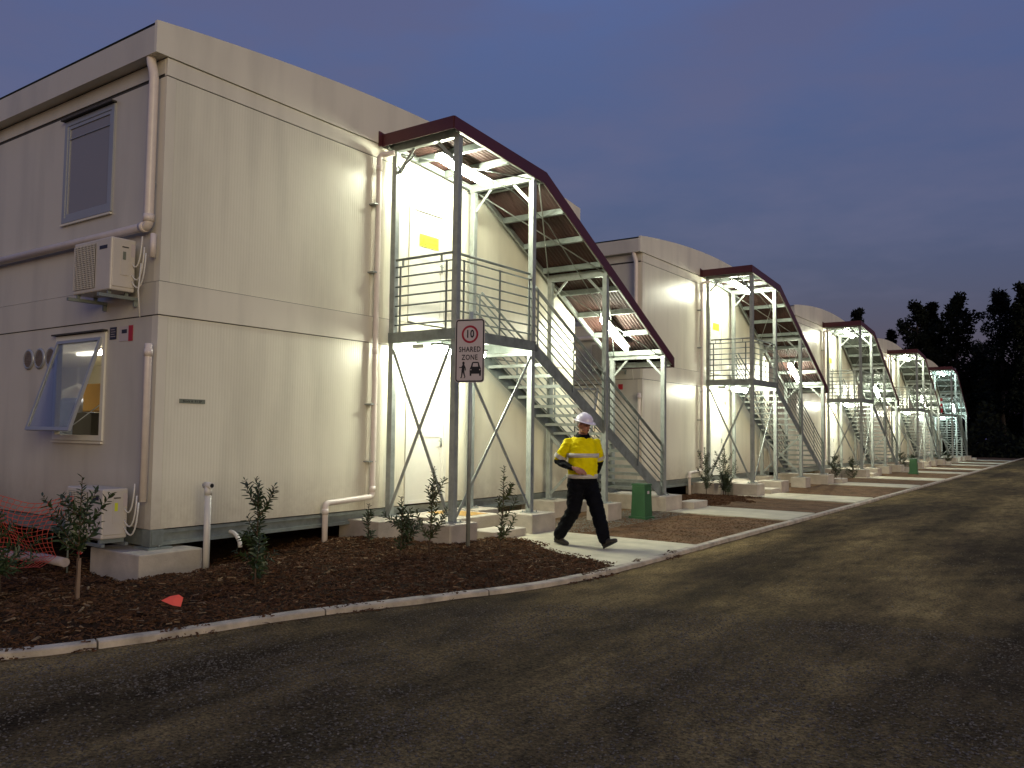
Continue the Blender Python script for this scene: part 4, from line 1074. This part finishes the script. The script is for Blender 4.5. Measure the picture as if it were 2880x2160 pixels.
shrub((2.02, .0, .03), 1.15, 'leafy shrub in front of the ribbed end wall, left of the l-shaped pipe', 21, 11, 'leaf', .22, nleaf=.85)
shrub((1.90, .10, .03), .62, 'low spreading shrub at the base of the tall shrub before the end wall', 22, 13, 'leaf', .55, nleaf=.8, bare=.1)
shrub((1.98, 2.28, .03), .82, 'dense low shrub in the mulch left of the sign pole', 23, 16, 'leaf', .48, nleaf=.85)
shrub((1.88, 2.98, .03), 1.18, 'tall slender shrub between the dense low shrub and the sign pole', 24, 8, 'leaf2', .24, nleaf=.9)
shrub((2.62, 3.62, .03), 1.18, 'tall slender shrub just right of the sign pole', 25, 6, 'leaf2', .26, nleaf=.9)
shrub((.75, 2.95, .03), .60, 'small shrub against the first footing under the l-shaped pipe', 26, 5, 'leaf', .25, nleaf=.7)
shrub((1.52, -1.66, .03), 1.20, 'dark sapling tied to a pale stake at the left of the picture', 27, 16, 'leaf', .34, nleaf=.7, bare=.36)
st = empty('timber_stake', 'pale timber stake beside the dark sapling on the left', 'stake', (1.535, -1.645, 0)); MB().box(-.014, .014, -.014, .014, -.1, .46).obj('shaft', 'stake', st)
MB().tube([(-.02, .0, .50), (.0, .02, .52)], .02, 6).obj('red_tie', 'red', st)
shrub((-.10, -1.62, .0), 1.05, 'dark bushy shrub at the left edge in front of the orange netting', 28, 18, 'leaf', .55, nleaf=.75, bare=.05)
for i, (x, y, h) in enumerate(((.62, 16.0, 1.35), (.85, 16.7, .9), (.75, 17.1, 1.45), (1.1, 16.4, .6))):
    shrub((x, y, .0), h, ['tallest left shrub', 'short middle shrub', 'slender right shrub', 'lowest front shrub'][i]+' of the group in front of the second staircase', 40+i, 11, 'leaf', .26, nleaf=.9, joined=True)
for n in (2, 3, 4):
    for i, (dx, dy, h) in enumerate(((0, 0, 1.1), (.4, .9, .9))):
        shrub((.9+dx, n*P+2.2+dy, 0), h, f'dark bushy shrub, {"left" if i == 0 else "right"} one of the pair before the {ORD[n]} staircase', 60+n*3+i, 18, 'leaf', .6, nleaf=.8, joined=True, bare=.05)

# ------------------------------------------------------------------ pine trees beyond the last building
def pine_mesh(seed, h, wid, kind):
    rnd = random.Random(seed); tr = MB(); pts = []; p = Vector((0, 0, -.3)); n = 9
    for i in range(n+1): pts.append(Vector((rnd.uniform(-.12, .12), rnd.uniform(-.12, .12), -.3+(h*.96+.3)*i/n)))
    tr.tube(pts, [.24*(1-i/(n+1.5))+.03 for i in range(n+1)], 7)
    cr_ = MB(); base = h*(.30 if kind else .20); vv = []; ff = []
    K = 80
    for k in range(K):
        u = ((k+rnd.random())/K); z = base+(h-base)*u
        prof = wid*(math.sin(math.pi*min(1, .16+u*.78))**.6)*(0.75+.35*math.sin(u*17+seed))*(1 if u < .85 else .8)
        a = rnd.uniform(0, 6.28); rr_ = prof*rnd.uniform(.35, 1.0); c = Vector((rr_*math.cos(a), rr_*math.sin(a), z+rnd.uniform(-.2, .4)))
        if rr_ > .6: tr.tube([Vector((0, 0, z-.4)), c], [.05, .02], 4)
        s = rnd.uniform(.45, .85)*(1.15-.4*u)*wid/2.0
        for q in range(85):
            d = Vector((rnd.gauss(0, 1), rnd.gauss(0, 1), rnd.gauss(0, .75))).normalized()*s*rnd.uniform(.45, 1)
            cc = c+d; e1 = Vector((rnd.uniform(-1, 1), rnd.uniform(-1, 1), rnd.uniform(-.4, 1))).normalized()*.26; e2 = e1.orthogonal().normalized()*.11
            o = len(vv); vv += [tuple(cc-e2), tuple(cc+e2), tuple(cc+e1*1.2)]; ff.append((o, o+1, o+2))
    cr_.add(vv, ff)
    return tr.mesh('trunk'), cr_.mesh('crown')
PM = [pine_mesh(1, 15, 2.3, 1), pine_mesh(2, 15, 1.7, 1), pine_mesh(3, 15, 2.8, 0), pine_mesh(4, 15, 1.2, 1)]
def pine(az, dist, el, which, label, group='dark pines beyond the last building', wx=1.0, rz=0):
    x = CAM.x+dist*math.sin(R(az)); y = CAM.y+dist*math.cos(R(az)); h = CAM.z+dist*math.tan(R(el))
    t = empty('pine_tree', label, 'tree', (x, y, -.15), group, rz)
    tm_, cm_ = PM[which]
    for nm, me, mm in (('trunk', tm_, 'bark'), ('crown', cm_, 'pine')):
        o = link(nm, me, mm, t); s = h/15; o.scale = (s*wx, s*wx, s)
    return t
front = [(-12.5, 92, 7.95, 1, 'narrow dark pine rising just above the canopy of the third staircase'),
         (-10.5, 90, 6.7, 3, 'thin small-crowned pine above the fourth staircase, left of the big clump'),
         (-9.0, 88, 8.2, 0, 'left pine of the big clump, pointed top'),
         (-8.15, 91, 8.1, 1, 'middle pine of the big clump, slim top close to its left neighbour'),
         (-6.8, 88, 8.5, 0, 'tall broad pine at the right of the big clump, flat topped'),
         (-5.6, 95, 5.7, 2, 'lower spreading pine in the dip between the tall pines'),
         (-4.5, 86, 8.6, 0, 'tall broad pine near the right edge of the picture'),
         (-3.3, 84, 8.9, 1, 'tall pine cut by the right edge of the picture')]
for i, (az, d, el, w, lab) in enumerate(front): pine(az, d, el, w, lab, wx=1.0, rz=i*1.3)
rnd = random.Random(5)
for i in range(15):
    az = -13.4+i*.78; el = 3.2+rnd.random()*1.7
    pine(az, 99+rnd.random()*8, el, 2, 'dark dense pine in the rank behind the taller pines', 'dense pines in the rear rank', 1.5, i*2.1)
for i in range(7):
    pine(-1.5+i*3.2, 88+rnd.random()*8, 7.5+rnd.random()*1.2, rnd.randrange(3), 'dark pine outside the right edge of the view', 'pines continuing to the right', 1.1, i)
# undergrowth
ub = MB(); vv = []; ff = []
for k in range(26000):
    az = rnd.uniform(-13.5, 9); d = rnd.uniform(81, 96); zz = rnd.random()**1.5*4.4*(0.75+.35*math.sin(az*2.1)); x = CAM.x+d*math.sin(R(az)); y = CAM.y+d*math.cos(R(az))
    e1 = Vector((rnd.uniform(-1, 1), rnd.uniform(-1, 1), rnd.uniform(-.3, 1)))*.34; e2 = e1.orthogonal().normalized()*.15; c = Vector((x, y, zz-.1)); o = len(vv)
    vv += [tuple(c-e2), tuple(c+e2), tuple(c+e1)]; ff.append((o, o+1, o+2))
ub.add(vv, ff); tag(ub.obj('undergrowth', 'pine'), kind='stuff')

# ------------------------------------------------------------------ the walking man
def remeshed(mb, name, m, parent, vox, smooth=3):
    me = mb.mesh('tmp'); o = bpy.data.objects.new('tmp', me); COL.objects.link(o)
    rm = o.modifiers.new('r', 'REMESH'); rm.mode = 'VOXEL'; rm.voxel_size = vox; rm.use_smooth_shade = True
    sm = o.modifiers.new('s', 'SMOOTH'); sm.iterations = smooth; sm.factor = .5
    dg = bpy.context.evaluated_depsgraph_get(); nm = bpy.data.meshes.new_from_object(o.evaluated_get(dg)); bpy.data.objects.remove(o)
    nm.materials.clear(); nm.name = name
    if name in ('shirt', 'trousers', 'sleeve'):
        amp = .013 if name == 'trousers' else .011
        for v in nm.vertices:
            c = v.co; q = noise.fractal(Vector((c.x*9+c.z*4, c.y*9, c.z*19-c.x*6)), .8, 2.0, 3)
            v.co = c+v.normal*(amp*q)
        nm.update()
    return link(name, nm, m, parent)
man = empty('person', 'man in white hard hat and yellow hi-vis shirt striding along the path', 'person', (3.13, 4.98, .018), rz=R(-14))
S = 1.10; man.scale = (S, S, S)
def sec(x, y, z, rx, ry, lean=0): return ((x, y, z), (rx, 0, lean), (0, ry, 0))
torso = [sec(-.01,0,.80,.10,.13), sec(0,0,.86,.135,.170), sec(0,0,.95,.150,.182), sec(.03,0,1.05,.168,.180), sec(.035,0,1.15,.165,.180), sec(.03,0,1.26,.148,.182), sec(.02,0,1.36,.128,.180), sec(.015,0,1.42,.108,.160), sec(.02,0,1.465,.082,.118), sec(.025,0,1.495,.064,.078)]
RS, RE, RH = (.0,-.195,1.385), (-.075,-.315,1.145), (.175,-.205,1.055)
LS, LE, LH = (.0,.195,1.385), (-.12,.275,1.15), (-.10,.30,.92)
legL = [(.01,.095,.90), (.19,.10,.50), (.335,.09,.12)]
legR = [(-.01,-.095,.90), (-.05,-.10,.49), (-.325,-.10,.13)]
body = MB(); body.loft(torso, 22)
body.tube([(.02,0,1.47), (.035,0,1.54), (.05,0,1.60)], [.062,.056,.055], 16)
HC = Vector((.075, 0, 1.635)); HR = Matrix.Rotation(R(26), 3, 'Z') @ Matrix.Rotation(R(12), 3, 'Y')
def hp(v): return HC+HR @ Vector(v)
body.ball(hp((-.005,0,.02)), .098, .078, .112, 18, HR); body.ball(hp((.030,0,-.045)), .066, .060, .070, 16, HR); body.ball(hp((.062,0,-.085)), .028, .034, .024, 10, HR)
body.ball(hp((.100,0,-.015)), .020, .014, .030, 10, HR); body.ball(hp((.084,0,.018)), .020, .050, .014, 10, HR); body.ball(hp((.086,0,-.055)), .014, .028, .010, 10, HR)
for s in (-1, 1): body.ball(hp((-.005, s*.080, -.01)), .018, .011, .030, 10, HR)
def limb(mb, pts, rs, n=14):
    P_ = []; R_ = []
    for i in range(len(pts)-1):
        for k in range(4): u = k/4; P_.append(Vector(pts[i]).lerp(Vector(pts[i+1]), u)); R_.append(rs[i]+(rs[i+1]-rs[i])*u)
    P_.append(Vector(pts[-1])); R_.append(rs[-1]); mb.tube(P_, R_, n)
    for p, r in zip(pts, rs): mb.ball(p, r*.98, r*.98, r*.98, 12)
limb(body, [RS, RE, RH], [.058, .043, .031]); limb(body, [LS, LE, LH], [.058, .043, .031])
limb(body, legL, [.090, .060, .042]); limb(body, legR, [.090, .060, .042])
def hand(mb, wrist, d, palm_n, s=1):
    d = Vector(d).normalized(); n_ = Vector(palm_n).normalized(); side = d.cross(n_).normalized()*s; w = Vector(wrist)
    mb.loft([(w+d*t, side*a, n_*b) for t, a, b in ((0,.028,.022),(.03,.038,.020),(.065,.044,.018),(.088,.042,.016))], 14)
    for k, (off, L) in enumerate(((-.033,.066),(-.011,.074),(.011,.070),(.032,.055))):
        a = w+d*.082+side*off; b = a+d*L*.45+n_*.008; c = b+d*L*.22+n_*L*.38; e = c-d*L*.12+n_*L*.30
        mb.tube([a, b, c, e], [.0105,.010,.009,.008], 8)
    a = w+d*.025-side*.034; mb.tube([a, a+d*.032-side*.020+n_*.012, a+d*.060-side*.014+n_*.026], [.013,.011,.009], 8)
wr = Vector(RH); dr_ = (Vector(RH)-Vector(RE)).normalized()
hand(body, wr, (dr_+Vector((.05,.55,-.05))).normalized(), (-.3, .6, -.5), 1)
hand(body, LH, (.05, 0, -1), (.2, -1, 0), -1)
bo_ = remeshed(body, 'body', 'skin', man, .0075, 2)
# shirt
sh = MB(); g_ = .020
sh.loft([((c[0], c[1], c[2]), (a[0]+g_, 0, 0), (0, b[1]+g_, 0)) for c, a, b in [sec(.005,0,.925,.158,.190)]+torso[3:9]], 22)
for (s0_, e0_) in ((RS, RE), (LS, LE)): limb(sh, [s0_, Vector(s0_).lerp(Vector(e0_), .5), Vector(s0_).lerp(Vector(e0_), .86)], [.074, .074, .074])
remeshed(sh, 'shirt', 'hiviz', man, .012, 3)
for (s0_, e0_, h0_) in ((RS, RE, RH), (LS, LE, LH)):
    sl = MB(); limb(sl, [Vector(s0_).lerp(Vector(e0_), .84), e0_, Vector(e0_).lerp(Vector(h0_), .92)], [.064, .060, .043])
    remeshed(sl, 'sleeve', 'navy', man, .010, 2)
# reflective bands
bd = MB()
def bandring(c, ax, rx, ry, w, g=.036, n=24):
    vs = []; 
    for zz, gg in ((-w/2, g-.014), (-w/2, g), (w/2, g), (w/2, g-.014)):
        for k in range(n): t_ = 2*math.pi*k/n; vs.append((c[0]+(rx+gg)*math.cos(t_), c[1]+(ry+gg)*math.sin(t_), c[2]+zz))
    return vs, [(i*n+k, i*n+(k+1) % n, (i+1)*n+(k+1) % n, (i+1)*n+k) for i in range(3) for k in range(n)]
for z, cx, rx, ry in ((1.225, .027, .153, .187), (.945, .004, .155, .186)):
    b_ = MB(); b_.add(*bandring((cx, 0, z), None, rx, ry, .055), True); b_.obj('reflective_band', 'reflect', man)
for s0_, e0_ in ((RS, RE), (LS, LE)):
    a_ = Vector(s0_).lerp(Vector(e0_), .66); c_ = Vector(s0_).lerp(Vector(e0_), .86); MB().tube([a_, c_], [.088, .086], 18, False).obj('reflective_band', 'reflect', man)
# collar
co = MB(); co.loft([((.035,0,1.455), (.100,0,-.055), (0,.118,0)), ((.035,0,1.490), (.088,0,-.030), (0,.094,0)), ((.035,0,1.525), (.078,0,-.020), (0,.080,0))], 20, False)
c0 = co.obj('collar', 'navy', man); s_ = c0.modifiers.new('t', 'SOLIDIFY'); s_.thickness = .008
MB().beam((.152,.0,1.40), (.192,.0,1.05), .004, .03, (0,1,0)).obj('placket', 'hiviz', man)
# trousers
tr = MB(); tr.loft([sec(-.01,0,.79,.125,.160), sec(0,0,.86,.158,.190), sec(.005,0,.935,.160,.192)], 22)
limb(tr, legL, [.128, .098, .082]); limb(tr, legR, [.128, .100, .084])
remeshed(tr, 'trousers', 'navy', man, .012, 3)
MB().box(-.05,.08,.193,.215,.80,.86).obj('belt_pouch', 'navy', man, .006); MB().ball((.04,.215,.80), .018,.010,.02, 10).obj('tag', 'signw', man)
# boots
def bootm(ank, pitch, nm='boot'):
    b = MB(); m_ = Matrix.Rotation(pitch, 3, 'Y'); A = Vector(ank)
    T = lambda p: A+m_ @ Vector(p)
    secs_ = []
    for x, zc, ry, rz in ((-.075,-.065,.026,.030),(-.06,-.06,.036,.045),(-.02,-.052,.040,.056),(.04,-.062,.041,.046),(.10,-.074,.045,.034),(.15,-.080,.042,.028),(.185,-.086,.024,.018)):
        secs_.append((T((x, 0, zc)), m_ @ Vector((0, ry, 0)), m_ @ Vector((0, 0, rz))))
    b.loft(secs_, 16); b.tube([T((-.012,0,-.04)), T((-.010,0,.08))], [.052,.056], 16)
    o = remeshed(b, nm, 'boot', man, .009, 2)
    so = MB(); so.loft([(T((x, 0, -.105)), m_ @ Vector((0, ry, 0)), m_ @ Vector((0, 0, .010))) for x, ry in ((-.078,.020),(-.06,.033),(.0,.036),(.10,.040),(.15,.036),(.182,.016))], 14); so.obj('sole', 'blk', o)
bootm((.345,.09,.135), R(-26)); bootm((-.335,-.10,.125), R(4))
# hard hat
hh_ = MB(); n = 26; vs = []; prof = []
for i in range(9):
    a_ = math.pi/2*i/8; prof.append((math.cos(a_), math.sin(a_)))
for cx_, sz in prof:
    for k in range(n):
        t_ = 2*math.pi*k/n; vs.append(hp((.0+.132*cx_*math.cos(t_), .110*cx_*math.sin(t_), .062+.105*sz)))
fs = [(i*n+k, i*n+(k+1) % n, (i+1)*n+(k+1) % n, (i+1)*n+k) for i in range(8) for k in range(n)]
hh_.add(vs, fs, True)
vs = []
for gx, dz in ((0, 0), (.022, -.006), (.022, -.012), (-.01, -.008)):
    for k in range(n):
        t_ = 2*math.pi*k/n; pk = max(0, math.cos(t_))**2*.045*(1 if gx > 0 else 0)
        vs.append(hp(((.132+gx+pk)*math.cos(t_), (.110+gx)*math.sin(t_), .062+dz-pk*.3)))
hh_.add(vs, [(i*n+k, i*n+(k+1) % n, (i+1)*n+(k+1) % n, (i+1)*n+k) for i in range(3) for k in range(n)], True)
ht = hh_.obj('hard_hat', 'helmet', man)
rdg = MB(); rdg.tube([hp((.125*math.cos(R(a)), 0, .062+.104*math.sin(R(a)))) for a in range(20, 161, 14)], .010, 8); rdg.obj('crown_ridge', 'helmet', ht)
hr = MB(); hr.ball(hp((-.025,0,.012)), .088,.0825,.085, 16, HR); hr.obj('hair', 'hair', man)
for s in (-1, 1): MB().ball(hp((.088, s*.030, .004)), .007,.011,.006, 8, HR).obj('eye', 'eye', man)
MB().ball(hp((.099, 0, -.056)), .004,.022,.004, 8, HR).obj('mouth', 'eye', man)

# turn the man's upper body towards his left shoulder-side, hips lagging
def twist(o):
    if o.type == 'MESH':
        me = o.data
        for v in me.vertices:
            t_ = max(0.0, min(1.0, (v.co.z-.82)/.36)); a_ = R(-30)*t_*t_*(3-2*t_); c_, s_ = math.cos(a_), math.sin(a_)
            v.co.x, v.co.y = v.co.x*c_-v.co.y*s_, v.co.x*s_+v.co.y*c_
        me.update()
index_kids()
def walk_kids(o):
    for ch in KIDS.get(o.name, ()): twist(ch); walk_kids(ch)
walk_kids(man)
